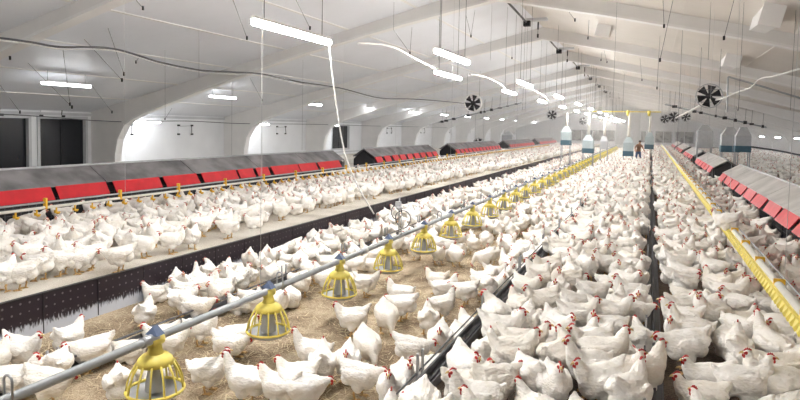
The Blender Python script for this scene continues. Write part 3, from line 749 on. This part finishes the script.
def hen_shape(name, P, seed):
    rs = random.Random(seed); bm = NB(); pt = P['pitch']
    def rp(x, z):               # rotate body keys about the hips
        cx, cz = 0, .2
        dx, dz = x-cx, z-cz
        return cx+dx*math.cos(pt)-dz*math.sin(pt)*1, cz+dx*math.sin(pt)+dz*math.cos(pt)
    up = P['lift']
    tail = rs.uniform(-.02,.03)
    body = [(-.205,.325+tail,.014,.030,.032),(-.175,.305+tail,.026,.052,.050),(-.13,.272,.055,.090,.084),(-.06,.238,.09,.116,.116),(.01,.222,.10,.122,.122),(.075,.226,.09,.112,.112),(.115,.25,.065,.086,.088)]
    K = []
    for x, z, rx, ry, rz in body:
        X, Z = rp(x, z); K.append((X, 0, Z+up, rx, ry, rz))
    chain(bm, K, 5)
    # tail fan
    for a in (-.35,-.15,.1,.32):
        X, Z = rp(-.195, .325+tail+a*.08); ball(bm, (X, a*.02, Z+up), (.046,.020,.015), 2, rot=Matrix.Rotation(-.55+a*.4-pt, 4, 'Y').inverted())
    # wings
    for sy in (-1, 1):
        for (x, z, rx, rz, yy) in ((.03,.245,.08,.068,.103),(-.03,.25,.09,.062,.108),(-.09,.262,.08,.044,.094),(-.14,.275,.058,.028,.068)):
            X, Z = rp(x, z); ball(bm, (X, sy*yy, Z+up), (rx,.026,rz), 2, rot=Matrix.Rotation(-.22-pt, 4, 'Y').inverted())
    # breast and fluff
    X, Z = rp(.09, .19); ball(bm, (X, 0, Z+up), (.078,.096,.088), 2)
    X, Z = rp(-.11, .195); ball(bm, (X, 0, Z+up), (.080,.094,.080), 2)
    for sy in (-1, 1):
        X, Z = rp(.0, .15)
        ball(bm, (X, sy*.058, Z+up-.005), (.066,.052,.066), 2)
    nk = P['neck']; c, s = 1, 0
    X0, Z0 = rp(.10, .25); q = [(X0, 0, Z0+up, .08)]+[(x, y, z+up, r) for x, y, z, r in nk]
    hp, hy, hpit = P['head']; hp = (hp[0], hp[1], hp[2]+up)
    chain(bm, [(x, y, z, r, r*.92, r) for x, y, z, r in q], 5)
    fw = Vector((math.cos(hy)*math.cos(hpit), math.sin(hy)*math.cos(hpit), -math.sin(hpit)))
    hm = fw.to_track_quat('X', 'Z').to_matrix().to_4x4()
    ball(bm, hp, (.034,.024,.026), 2, rot=hm); ball(bm, Vector(hp)+fw*.018, (.022,.017,.018), 2, rot=hm)
    for v in bm.verts: v.co = Vector((v.co.x*S*.92, v.co.y*S*1.05, v.co.z*S*1.0))
    me = mesh_from(bm, [('REMESH', dict(mode='VOXEL', voxel_size=.0072)), ('SMOOTH', dict(factor=.5, iterations=5))], [M['feather'], M['leg'], M['face']])
    hp = Vector((hp[0]*S*.92, hp[1]*S*1.05, hp[2]*S*1.0))
    off = Vector((seed*3.1, seed*1.7, 0))
    for v in me.vertices:
        co = v.co; d = noise.noise(co*17+off)*.006+noise.noise(Vector((co.x*24,co.y*48,co.z*48))+off)*.0022
        if (co-hp).length < .05: d *= .2
        v.co = co+v.normal*d
    return me, hp, hm, fw
def decim(me, ratio):
    o = bpy.data.objects.new('tmp', me); COL.objects.link(o); md = o.modifiers.new('D', 'DECIMATE'); md.ratio = ratio
    bpy.context.view_layer.update(); dgr = bpy.context.evaluated_depsgraph_get()
    out = bpy.data.meshes.new_from_object(o.evaluated_get(dgr), depsgraph=dgr); bpy.data.objects.remove(o); return out
def legs_bm(lod):
    bm = NB(); n = 7 if lod == 0 else 4
    for sy in (-1, 1):
        y = sy*.056*S; fx = (.02 if sy > 0 else -.025)*S
        tube(bm, [(-.005,y,.12*S),(fx-.012,y,.075*S),(fx,y,.012)], [.014,.0085,.008], n, 1)
        if lod < 2:
            for a, l in ((-.5,.045),(0,.055),(.5,.045),(PI,.025)):
                tube(bm, [(fx,y,.010),(fx+math.cos(a)*l*.6,y+math.sin(a)*l*.6,.010),(fx+math.cos(a)*l,y+math.sin(a)*l,.005)], [.007,.006,.003], n if lod == 0 else 4, 1)
    return bm
def comb_bm():
    bm = NB(); prof = [(-.030,.012),(-.034,.026),(-.024,.024),(-.020,.040),(-.010,.030),(-.002,.046),(.006,.032),(.014,.040),(.018,.026),(.028,.022),(.032,.006),(.02,.012),(0,.018),(-.02,.016)]
    prof = [(x*S*.78, (.008+z*.62)*S) for x, z in prof]
    for y0, y1 in ((-.0045,.0045),):
        A = [bm.verts.new((x, y0, z)) for x, z in prof]; B = [bm.verts.new((x, y1, z)) for x, z in prof]; n = len(prof)
        for i in range(n): bm.faces.new((A[i],A[(i+1)%n],B[(i+1)%n],B[i]))
        bm.faces.new(A[::-1]); bm.faces.new(B)
    return bm
def wattle_bm():
    bm = NB()
    for sy in (-1,1): ball(bm, (.026*S, sy*.009*S, -.024*S), (.009*S,.004*S,.014*S), 2)
    for sy in (-1,1): ball(bm, (.014*S, sy*.0155*S, .0), (.018*S,.008*S,.013*S), 2)   # bare red cheek
    return bm
def beak_bm():
    bm = NB(); tube(bm, [(.030*S,0,.002),(.045*S,0,0),(.058*S,0,-.008*S)], [.0105*S,.008*S,.002*S], 8); return bm
def eye_bm(sy):
    bm = NB(); ball(bm, (.018*S, sy*.0225*S, .005*S), .0045*S, 1); return bm
PART = {}
def meshof(bm, m):
    me = bpy.data.meshes.new('part'); bm.to_mesh(me); bm.free(); me.materials.append(m)
    for p in me.polygons: p.use_smooth = True
    return me
PART['comb'] = meshof(comb_bm(), M['comb'])
for p in PART['comb'].polygons: p.use_smooth = False
PART['wattle'] = meshof(wattle_bm(), M['comb']); PART['beak'] = meshof(beak_bm(), M['beak']); PART['eyeL'] = meshof(eye_bm(1), M['eye']); PART['eyeR'] = meshof(eye_bm(-1), M['eye'])
HEN = {}
def append(me, extra_bm, matrix=None, mi=None):
    bm = NB(); bm.from_mesh(me)
    if extra_bm is not None:
        t = bpy.data.meshes.new('t')
        if matrix is not None: extra_bm.transform(matrix)
        if mi is not None:
            for f in extra_bm.faces: f.material_index = mi
        extra_bm.to_mesh(t); extra_bm.free(); bm.from_mesh(t); bpy.data.meshes.remove(t)
    bm.to_mesh(me); bm.free()
for i, (nm, P) in enumerate(POSES.items()):
    me, hp, hm, fw = hen_shape(nm, P, i+1)
    HM = Matrix.Translation(hp) @ hm
    lods = []
    for lod, ratio in enumerate((.55, .12, .035)):
        n0 = len(me.polygons); d = decim(me, ratio)
        if P['legs']: append(d, legs_bm(lod))
        full = d
        if lod == 0:
            near = d.copy()                         # body only: comb, wattles, beak and eyes are children
            lods.append(near)
        for b, m in (((comb_bm(), 2),) if lod == 2 else ((comb_bm(), 2), (wattle_bm(), 2), (beak_bm(), 1))):
            append(full, b, HM, m)
        if lod == 2: append(full, wattle_bm() if False else (lambda b: (ball(b, (.016,0,0), (.020,.021,.017), 1), b)[1])(NB()), HM, 2)
        for p in full.polygons: p.use_smooth = True
        lods.append(full)
    for p in lods[0].polygons: p.use_smooth = True
    for l in lods: l.name = 'hen'
    HEN[nm] = dict(near=lods[0], mid=lods[1], lo=lods[2], far=lods[3], HM=HM, lift=P['lift'])
    bpy.data.meshes.remove(me)

CAMANG = math.degrees(math.atan2(R.y, R.x))
placed = {}
def key(x, y): return (int(math.floor(x/.45)), int(math.floor(y/.45)), )
def circ(x, y, a): return ((x+.078*math.cos(a), y+.078*math.sin(a)), (x-.078*math.cos(a), y-.078*math.sin(a)))
def free(x, y, a, lim, zl):
    cs = circ(x, y, a); kx, ky = key(x, y)
    for i in (-1,0,1):
        for j in (-1,0,1):
            for (o, oz) in placed.get((kx+i, ky+j), ()):
                if abs(oz-zl) > .2: continue
                for p in cs:
                    for q in o:
                        if (p[0]-q[0])**2+(p[1]-q[1])**2 < lim*lim: return False
    return True
def book(x, y, a, zl): placed.setdefault(key(x, y), []).append((circ(x, y, a), zl))
hens = []      # (x, y, z, yaw, pose, scale, label, group)
def hen_px(px, py, z, head, pose, label, sc_=1.0):
    p = atz(px, py, z); a = math.radians(head+CAMANG)
    x = p.x
    if z > 0: x = min(max(x, -15), 99)
    if z == 0: x = min(max(x, EL+.14), ER-.16)
    book(x, p.y, a, z); hens.append((x, p.y, z, a, pose, sc_, label, None))
HAND_L = [
 (22,372,350,'relaxed','white hen at the foot of the black step looking along the litter'),
 (16,404,10,'alert','white hen by the wire loop with its red face raised'),
 (-6,384,90,'relaxed','white hen cut off by the photo edge under the grey pipe'),
 (48,408,0,'low','white hen half hidden under the near end of the grey pipe'),
 (57,388,100,'low','cream hen standing in the trough with its back turned'),
 (69,358,80,'relaxed','white hen between the black step and the grey trough, back turned'),
 (92,372,205,'low','plump white hen leaning over the trough with lowered red face'),
 (145,330,95,'relaxed','slim white hen standing on bare litter before the lime splashes'),
 (160,346,200,'sitting','white hen beside two trough posts, behind the first pan'),
 (131,362,30,'tucked','white hen ruffled beside the trough behind the first pan'),
 (120,408,120,'low','white hen in front of the first yellow pan, only its back showing'),
 (151,402,75,'low','hen with red head feeding inside the nearest yellow pan'),
 (170,362,20,'relaxed','white hen between the pipe and the two trough posts'),
 (155,302,170,'sitting','small white hen lying against the lime splashed step'),
 (182,316,10,'relaxed','white hen standing behind the two trough posts'),
 (196,324,15,'low','white hen with low head beside the two trough posts'),
 (204,302,20,'alert','white hen whose beak touches a facing hen near the step'),
 (223,302,165,'relaxed','white hen facing its neighbour near the step'),
 (201,346,8,'alert','white hen with large red comb held above the grey pipe'),
 (240,313,170,'sitting','white hen resting beside a wire coil below the step'),
 (240,356,20,'alert','white hen with red face looking into the second pan'),
 (209,393,8,'alert','long legged white hen striding between the first and second pans'),
 (229,364,355,'low','white hen with bowed red face before the second pan'),
 (246,406,172,'stretch','large white hen with upright neck in front of the second pan'),
 (280,412,160,'relaxed','white hen at the lower edge beside the large upright hen'),
 (298,399,180,'relaxed','white hen crouching with a pale red face near the second pan'),
 (302,414,0,'low','white hen at the lower edge with its back level'),
 (312,372,180,'stretch','tall white hen with bright red comb standing on open litter'),
 (322,386,95,'relaxed','round white hen seen from behind next to the tall hen'),
 (347,383,270,'relaxed','white hen squeezed between two others on open litter'),
 (359,399,350,'low','white hen at the lower edge of the group on open litter'),
 (367,366,292,'pecking','white hen pecking with its tail raised beside the group'),
 (352,337,182,'relaxed','white hen facing the second pan from open litter'),
 (386,334,288,'pecking','white hen bowing to peck dark litter'),
 (400,309,170,'alert','white hen standing in front of the third pan, neck bent'),
 (403,321,165,'low','white hen beneath its neighbour before the third pan'),
 (366,297,10,'relaxed','white hen reaching towards the third yellow pan'),
 (345,288,200,'tucked','white hen tucked under the third yellow pan'),
 (411,369,355,'low','white hen with head lowered over open litter'),
 (405,403,280,'alert','white hen facing the camera with small red face'),
 (392,414,260,'alert','white hen at the lower edge looking at the camera'),
 (436,391,180,'low','broad white hen feeding along the raised floor lip'),
 (440,361,262,'relaxed','white hen facing the camera beside a slimmer hen'),
 (459,359,282,'low','slim white hen with bowed red face by the lip'),
 (428,336,92,'relaxed','white hen with back turned over damp litter'),
 (442,321,30,'alert','white hen with head up behind the one over damp litter'),
 (468,345,110,'relaxed','white hen beside the single post of the lip trough'),
 (437,294,150,'relaxed','white hen at the edge of the open litter patch'),
 (444,303,10,'alert','white hen with red face up at the edge of the open litter'),
 (465,306,170,'low','white hen stooping near the open litter patch'),
]
for px, py, hd, ps, lb in HAND_L: hen_px(px, py, 0, hd, ps, lb, random.uniform(.95,1.06))
HAND_R = [
 (500,353,0,'relaxed','white hen beside the lip trough with a red face turned away'),
 (538,358,200,'sitting','large white hen resting a short way from the lip trough'),
 (512,382,15,'relaxed','white hen stretching its neck past its resting neighbour'),
 (468,403,20,'sitting','white hen crouched on the lip above the dark trough'),
 (494,412,30,'low','white hen with spread back at the lower picture edge by the lip'),
 (528,402,100,'low','white hen seen from behind amid the crowd near the lip'),
 (552,412,270,'alert','white hen near the lip with red face towards the camera'),
 (590,372,200,'relaxed','white hen with bent red face by the tall white backs'),
 (578,366,20,'alert','white hen looking towards the dark middle trough'),
 (602,380,355,'alert','white hen with upright red head in the thick of the crowd'),
 (598,412,200,'relaxed','white hen with drooping red face at the lower picture edge'),
 (618,410,10,'alert','white hen looking towards its neighbour with raised head'),
 (641,402,20,'alert','white hen with bright red comb beside the dark middle trough'),
 (630,332,350,'low','white hen leaning its red face over the dark middle trough'),
 (622,372,90,'tucked','fluffed white hen sleeping next to the dark middle trough'),
 (640,352,80,'sitting','wide white hen with its back to the camera by the middle trough'),
 (690,352,170,'stretch','white hen with neck stretched up beyond the middle trough'),
 (684,372,180,'low','white hen poking a dull red face across the middle trough'),
 (706,392,170,'sitting','broad white hen lying across the corner of the crowd'),
 (700,412,160,'sitting','very broad white back at the lower picture edge'),
 (735,372,60,'relaxed','white hen with fluffed neck below the yellow drinker line'),
 (770,372,95,'stretch','white hen with long neck under the yellow drinker line'),
 (742,412,350,'alert','white hen with bright red face at the bottom of the crowd'),
 (770,412,170,'alert','white hen whose face is paler red, next to the brightest one'),
 (786,398,5,'alert','white hen with red comb touching the drinker line end'),
 (742,335,20,'sitting','plump white hen resting beside a gap of bare dark floor'),
 (716,306,100,'relaxed','white hen with back turned beyond the gap of bare floor'),
]
for px, py, hd, ps, lb in HAND_R: hen_px(px, py, PZ, hd, ps, lb, random.uniform(.97,1.08))
HAND_P = [
 (3,292,90,'relaxed','white hen at the picture edge on the dusty step'),
 (22,290,200,'low','white hen standing in the front row on the dusty step'),
 (40,281,170,'low','white hen with legs showing near the lip of the dusty step'),
 (62,276,200,'relaxed','white hen next in the front row with its tail to its neighbour'),
 (78,274,30,'low','white hen stepping behind the front row on the dusty step'),
 (92,270,220,'relaxed','white hen with lowered neck in the front row'),
 (120,272,200,'low','white hen foremost on the dusty step, both legs showing'),
 (145,258,10,'relaxed','white hen walking along the clear strip of the dusty step'),
 (172,254,15,'alert','white hen with red face turned back near the clear strip'),
 (192,250,90,'relaxed','white hen with raised tail standing on the clear strip'),
 (229,239,185,'low','broad white hen with big tail near the lip, beyond the gap'),
 (254,228,185,'sitting','plump white hen with legs showing beyond the broad one'),
]
for px, py, hd, ps, lb in HAND_P: hen_px(px, py, PZ, hd, ps, lb, random.uniform(.97,1.05))
# a hen on the drinker line and hens in the nest gap
hens.append((.90, 8.35, .83, math.radians(170), 'sitting', 1.05, 'white hen perched on the yellow drinker line', None))
hens.append((-8.3, 17.0, PZ, math.radians(20), 'stretch', 1.05, 'white hen in the gap beyond the nearest red flapped nest', None)); book(-8.3,17.0,0,PZ)
rr = random.Random(77)
names = list(POSES)
TROUGHX = ((-4.05,0,.13),(ER+.05,PZ,.08),(.08,PZ,.105))
def fill(x0, x1, y0, y1, z, tries, lim, dens=None, wts=(2.6,4,2.6,1.4,2.4,3.5,2.2,.8), lab=None):
    n = 0
    for _ in range(tries):
        x = rr.uniform(x0, x1); y = rr.uniform(y0, y1); a = rr.uniform(0, 2*PI)
        if dens and rr.random() > dens(x, y): continue
        if any(abs(tz-z) < .1 and min(abs(q[0]-tx) for q in circ(x, y, a)) < tw for tx, tz, tw in TROUGHX): continue
        if not free(x, y, a, lim(x, y) if callable(lim) else lim, z): continue
        book(x, y, a, z); l, g = lab(x, y)
        hens.append((x, y, z, a, rr.choices(names, wts)[0], rr.uniform(.92,1.08), l, g)); n += 1
    return n
GL = 'white hens in the crowd on the littered scratch floor'; GR = 'white hens packed on the soiled raised floor'; GP = 'white hens crowding the dusty step'
def dl(x, y):
    if y < 5.0: return 0
    if -3.35 < x < -1.95 and y < 8.0: return 0
    if -3.5 < x < -1.8 and y < 11: return .05
    if y < 6.6 and x > -2.2: return .0
    return 1
def labL(x, y): return ('white hen among the crowd between the black step and the pipe', GL) if x < FX else ('white hen among the crowd between the pans and the raised lip', GL+' beyond the pans')
def labR(x, y): return ('white hen packed in the crowd between lip and middle troughs', GR) if x < .08 else (('white hen packed between the middle trough and yellow drinker line', GR+' beyond the middle trough') if x < .9 else ('white hen between the yellow drinker line and the grey roofed nests', GR+' before the nests'))
def labP(x, y): return ('white hen in the flock on the dusty step', GP) if x > -7.6 else ('white hen between the drinker pipe and the red flaps', GP+' before the flaps')
def dp(x, y): return 0 if (x > -5.75 and y < 13 and rr.random() < .97) or (x > -5.6 and y < 22) else 1
fill(-7.6, EL-.2, 3.9, 14, PZ, 7000, .158, dp, lab=labP)
fill(-8.25, -7.6, 3.5, 14, PZ, 900, .17, None, lab=labP)
fill(-8.25, EL-.14, 14, 62, PZ, 17000, .165, dp, lab=labP)
def avoidC(f):
    return lambda x, y: 0 if abs(x+4.05) < .13 else f(x, y)
fill(EL+.15, ER-.14, 5.0, 14, 0, 8000, .162, avoidC(dl), lab=labL)
fill(EL+.12, ER-.14, 14, 64, 0, 20000, .168, avoidC(lambda x, y: .75), lab=labL)
dr = lambda x, y: 0 if abs(x-.08) < .1 or (x > 1.42 and rr.random() < .8) or (x > 1.0 and rr.random() < .35) or x < ER+.2 and rr.random() < .5 else 1
fill(ER+.14, 1.75, 2.5, 9, PZ, 13000, .142, dr, (2.6,4,3,.8,1.6,4,3.2,.9), lab=labR)
fill(ER+.16, 1.75, 9, 18, PZ, 13000, .145, dr, lab=labR)
fill(ER+.14, 1.75, 18, 64, PZ, 20000, .155, dr, lab=labR)
GB = 'white hens beyond the grey roofed nests'
lb = lambda x, y: ('white hen behind the grey roofed nests', GB)
fill(3.0, 8.9, 17, 60, PZ, 4200, .25, None, lab=lb)
for (a, b), (c, d) in zip(NEST_R, NEST_R[1:]): fill(1.9, 2.9, b+.25, c-.25, PZ, 60, .2, None, lab=lb)
gl = lambda x, y: ('white hen in a gap between the red flapped nests', 'hens in the nest gaps')
for (a, b), (c, d) in zip(NEST_L, NEST_L[1:]): fill(-9.6, -8.4, b+.25, c-.25, PZ, 60, .2, None, lab=gl)
# which show largest
def shows(h):
    v = Vector((h[0], h[1], h[2]+.2))-EYE; d = v.dot(F)
    if d < 1: return 0
    a, b = v.dot(R)/d*FL, v.dot(U)/d*FL
    x = PX+a*math.cos(RHO)+b*math.sin(RHO); y = PY-(b*math.cos(RHO)-a*math.sin(RHO))
    if x < -25 or x > 825 or y > 425 or y < 0: return 0
    k = 1/d
    if h[0] > 2.9 or h[0] < -8.3: k *= .3
    return k+(.5 if h[6] and h[7] is None else 0)
order = sorted(hens, key=lambda h: -shows(h))
solo = [h for h in order[:300]]; mass = [h for h in order[300:] if shows(h) > 0 or (-5 < h[0] < 8 and h[1] < 14)]
def place(me, h, name='hen'):
    x, y, z, a, ps, s, l, g = h
    if HEN[ps]['lift'] < 0: pass
    o = bpy.data.objects.new(name, me); COL.objects.link(o); o.location = (x, y, z+(.002 if z < .5 else 0)); o.rotation_euler = (0,0,a); o.scale = (s,s,s)
    return tag(o, l, 'hen', g)
npart = 0
for i, h in enumerate(solo):
    P = HEN[h[4]]; d = (Vector(h[:3])-EYE).dot(F)
    if d < 6.3:
        o = place(P['near'], h); npart += 1
        for pn, mm in (('comb','comb'),('wattle','wattle'),('beak','beak'),('eye','eyeL'),('eye','eyeR')):
            c = bpy.data.objects.new(pn, PART[mm]); COL.objects.link(c); c.parent = o; c.matrix_local = P['HM']
    else: place(P['mid'], h)
# everything farther as one flock
def arrays(me):
    n = len(me.vertices); co = np.empty(n*3, np.float32); me.vertices.foreach_get('co', co)
    me.calc_loop_triangles(); k = len(me.loop_triangles); tr = np.empty(k*3, np.int32); me.loop_triangles.foreach_get('vertices', tr)
    mi = np.empty(k, np.int32); me.loop_triangles.foreach_get('material_index', mi)
    return co.reshape(-1,3), tr.reshape(-1,3), mi
cache = {}
V, T, MI, TN = [], [], [], []; off = 0
for h in mass:
    x, y, z, a, ps, s, l, g = h; d = (Vector(h[:3])-EYE).dot(F)
    kk = (ps, 'lo' if d < 22 else 'far')
    if kk not in cache: cache[kk] = arrays(HEN[ps][kk[1]])
    co, tr, mi = cache[kk]; c, sn = math.cos(a), math.sin(a)
    Rm = np.array(((c,-sn,0),(sn,c,0),(0,0,1)), np.float32)
    V.append((co*s)@Rm.T+np.array((x,y,z), np.float32)); T.append(tr+off); MI.append(mi); TN.append(np.full(len(co), rr.random(), np.float32)); off += len(co)
V = np.concatenate(V); T = np.concatenate(T); MI = np.concatenate(MI); TN = np.concatenate(TN)
me = bpy.data.meshes.new('hen_flock'); me.vertices.add(len(V)); me.vertices.foreach_set('co', V.ravel())
me.loops.add(len(T)*3); me.loops.foreach_set('vertex_index', T.ravel()); me.polygons.add(len(T)); me.polygons.foreach_set('loop_start', np.arange(0, len(T)*3, 3, dtype=np.int32))
me.polygons.foreach_set('material_index', MI); me.update(calc_edges=True); me.polygons.foreach_set('use_smooth', np.ones(len(T), bool))
at = me.attributes.new('tone', 'FLOAT', 'POINT'); at.data.foreach_set('value', TN)
for mm in (M['feather'], M['leg'], M['face']): me.materials.append(mm)
fo = link(bpy.data.objects.new('hen_flock', me)); tag(fo, 'distant flock of white hens filling the house towards its far end', 'hens', kind='stuff')
print('HENS', len(hens), 'solo', len(solo), 'parts', npart, 'mass', len(mass), 'tris', len(T))

# ------------------------------------------------------------------ worker
def worker():
    Yp = 32.5; p = aty(638.5, 150, Yp); t = thing('person', 'stooping person in brown top and blue jeans between two hoppers', 'person', (p.x, Yp, PZ))
    sk = [((0,0,.78),.13),((.0,-.02,.95),.13),((.03,-.06,1.12),.14),((.05,-.09,1.22),.12),((.06,-.13,1.30),.055),((.07,-.17,1.38),.085),((.07,-.18,1.46),.08),
          ((-.09,0,.72),.09),((-.12,-.12,.44),.065),((-.12,.0,.10),.045),((-.12,-.14,.035),.035),
          ((.09,0,.72),.09),((.12,-.10,.44),.065),((.12,.02,.10),.045),((.12,-.12,.035),.035),
          ((-.15,-.09,1.18),.06),((-.22,-.16,.95),.045),((-.16,-.30,.80),.033),((-.14,-.36,.74),.03),
          ((.19,-.09,1.18),.06),((.30,-.16,.98),.045),((.38,-.28,.84),.033),((.41,-.33,.78),.03)]
    E = [(0,1),(1,2),(2,3),(3,4),(4,5),(5,6),(0,7),(7,8),(8,9),(9,10),(0,11),(11,12),(12,13),(13,14),(3,15),(15,16),(16,17),(17,18),(3,19),(19,20),(20,21),(21,22)]
    me = bpy.data.meshes.new('body'); k = .76
    me.from_pydata([tuple(c*k for c in v) for v, r in sk], E, []); o = bpy.data.objects.new('body', me); COL.objects.link(o)
    sm = o.modifiers.new('S', 'SKIN'); o.modifiers.new('B', 'SUBSURF').levels = 2
    for i, (v, r) in enumerate(sk): me.skin_vertices[0].data[i].radius = (r*k, r*k)
    me.skin_vertices[0].data[0].use_root = True
    bpy.context.view_layer.update(); dgr = bpy.context.evaluated_depsgraph_get()
    out = bpy.data.meshes.new_from_object(o.evaluated_get(dgr), depsgraph=dgr); bpy.data.objects.remove(o)
    out.materials.clear()
    for mm in (M['shirt'], M['jeans'], M['skin'], M['black']): out.materials.append(mm)
    for pg in out.polygons:
        c = pg.center/k; pg.use_smooth = True
        arm = abs(c.x) > .2 or c.y < -.24
        pg.material_index = 3 if c.z < .09 else 1 if c.z < .80 and not (arm and c.z > .6) else 2 if (c.z > 1.27 or (arm and c.z < 1.05)) else 0
    b = link(bpy.data.objects.new('body', out)); b.parent = t
    bm = NB(); ball(bm, (.07*k,-.165*k,1.47*k), (.088*k,.095*k,.07*k), 2); obj('hair', bm, M['hair'], t)
worker()

# ------------------------------------------------------------------ dust haze in the air
for HAZE, ya, yb, lb_ in ((.004, Y0+.01, 25.99, 'thin dusty haze filling the near part of the house'), (.008, 26.01, 37.99, 'hazy dusty air around the hoppers and the stooping worker'), (.009, 38.01, Y1-.12, 'thicker bright dust haze before the far end wall')):
    bm = NB(); prism(bm, [(WL+.01,PZ+.01),(EL,PZ+.01),(EL+.01,.06),(ER-.01,.06),(ER,PZ+.01),(WR-.01,PZ+.01),(WR-.01,roof(WR)-.02),(RX,RZ-.02),(WL+.01,roof(WL)-.02)], ya, yb)
    m = bpy.data.materials.new('dusty air'); m.use_nodes = True; nt = m.node_tree; nt.nodes.clear()
    out = nt.nodes.new('ShaderNodeOutputMaterial'); vs = nt.nodes.new('ShaderNodeVolumeScatter'); vs.inputs['Density'].default_value = HAZE; vs.inputs['Anisotropy'].default_value = .2
    vs.inputs['Color'].default_value = (1,.99,.97,1); nt.links.new(vs.outputs[0], out.inputs['Volume'])
    o = obj('dust_haze', bm, m); tag(o, lb_, 'haze', kind='stuff')

# ------------------------------------------------------------------ world and view
w = bpy.data.worlds.new('world'); sc.world = w; w.use_nodes = True
w.node_tree.nodes['Background'].inputs[0].default_value = (.6,.65,.7,1); w.node_tree.nodes['Background'].inputs[1].default_value = .3
sc.view_settings.view_transform = 'Standard'; sc.view_settings.look = 'None'; sc.view_settings.gamma = 1; sc.view_settings.use_curve_mapping = False
sc.view_settings.exposure = 0.6
sc.cycles.max_bounces = 8; sc.cycles.diffuse_bounces = 5; sc.cycles.volume_bounces = 1
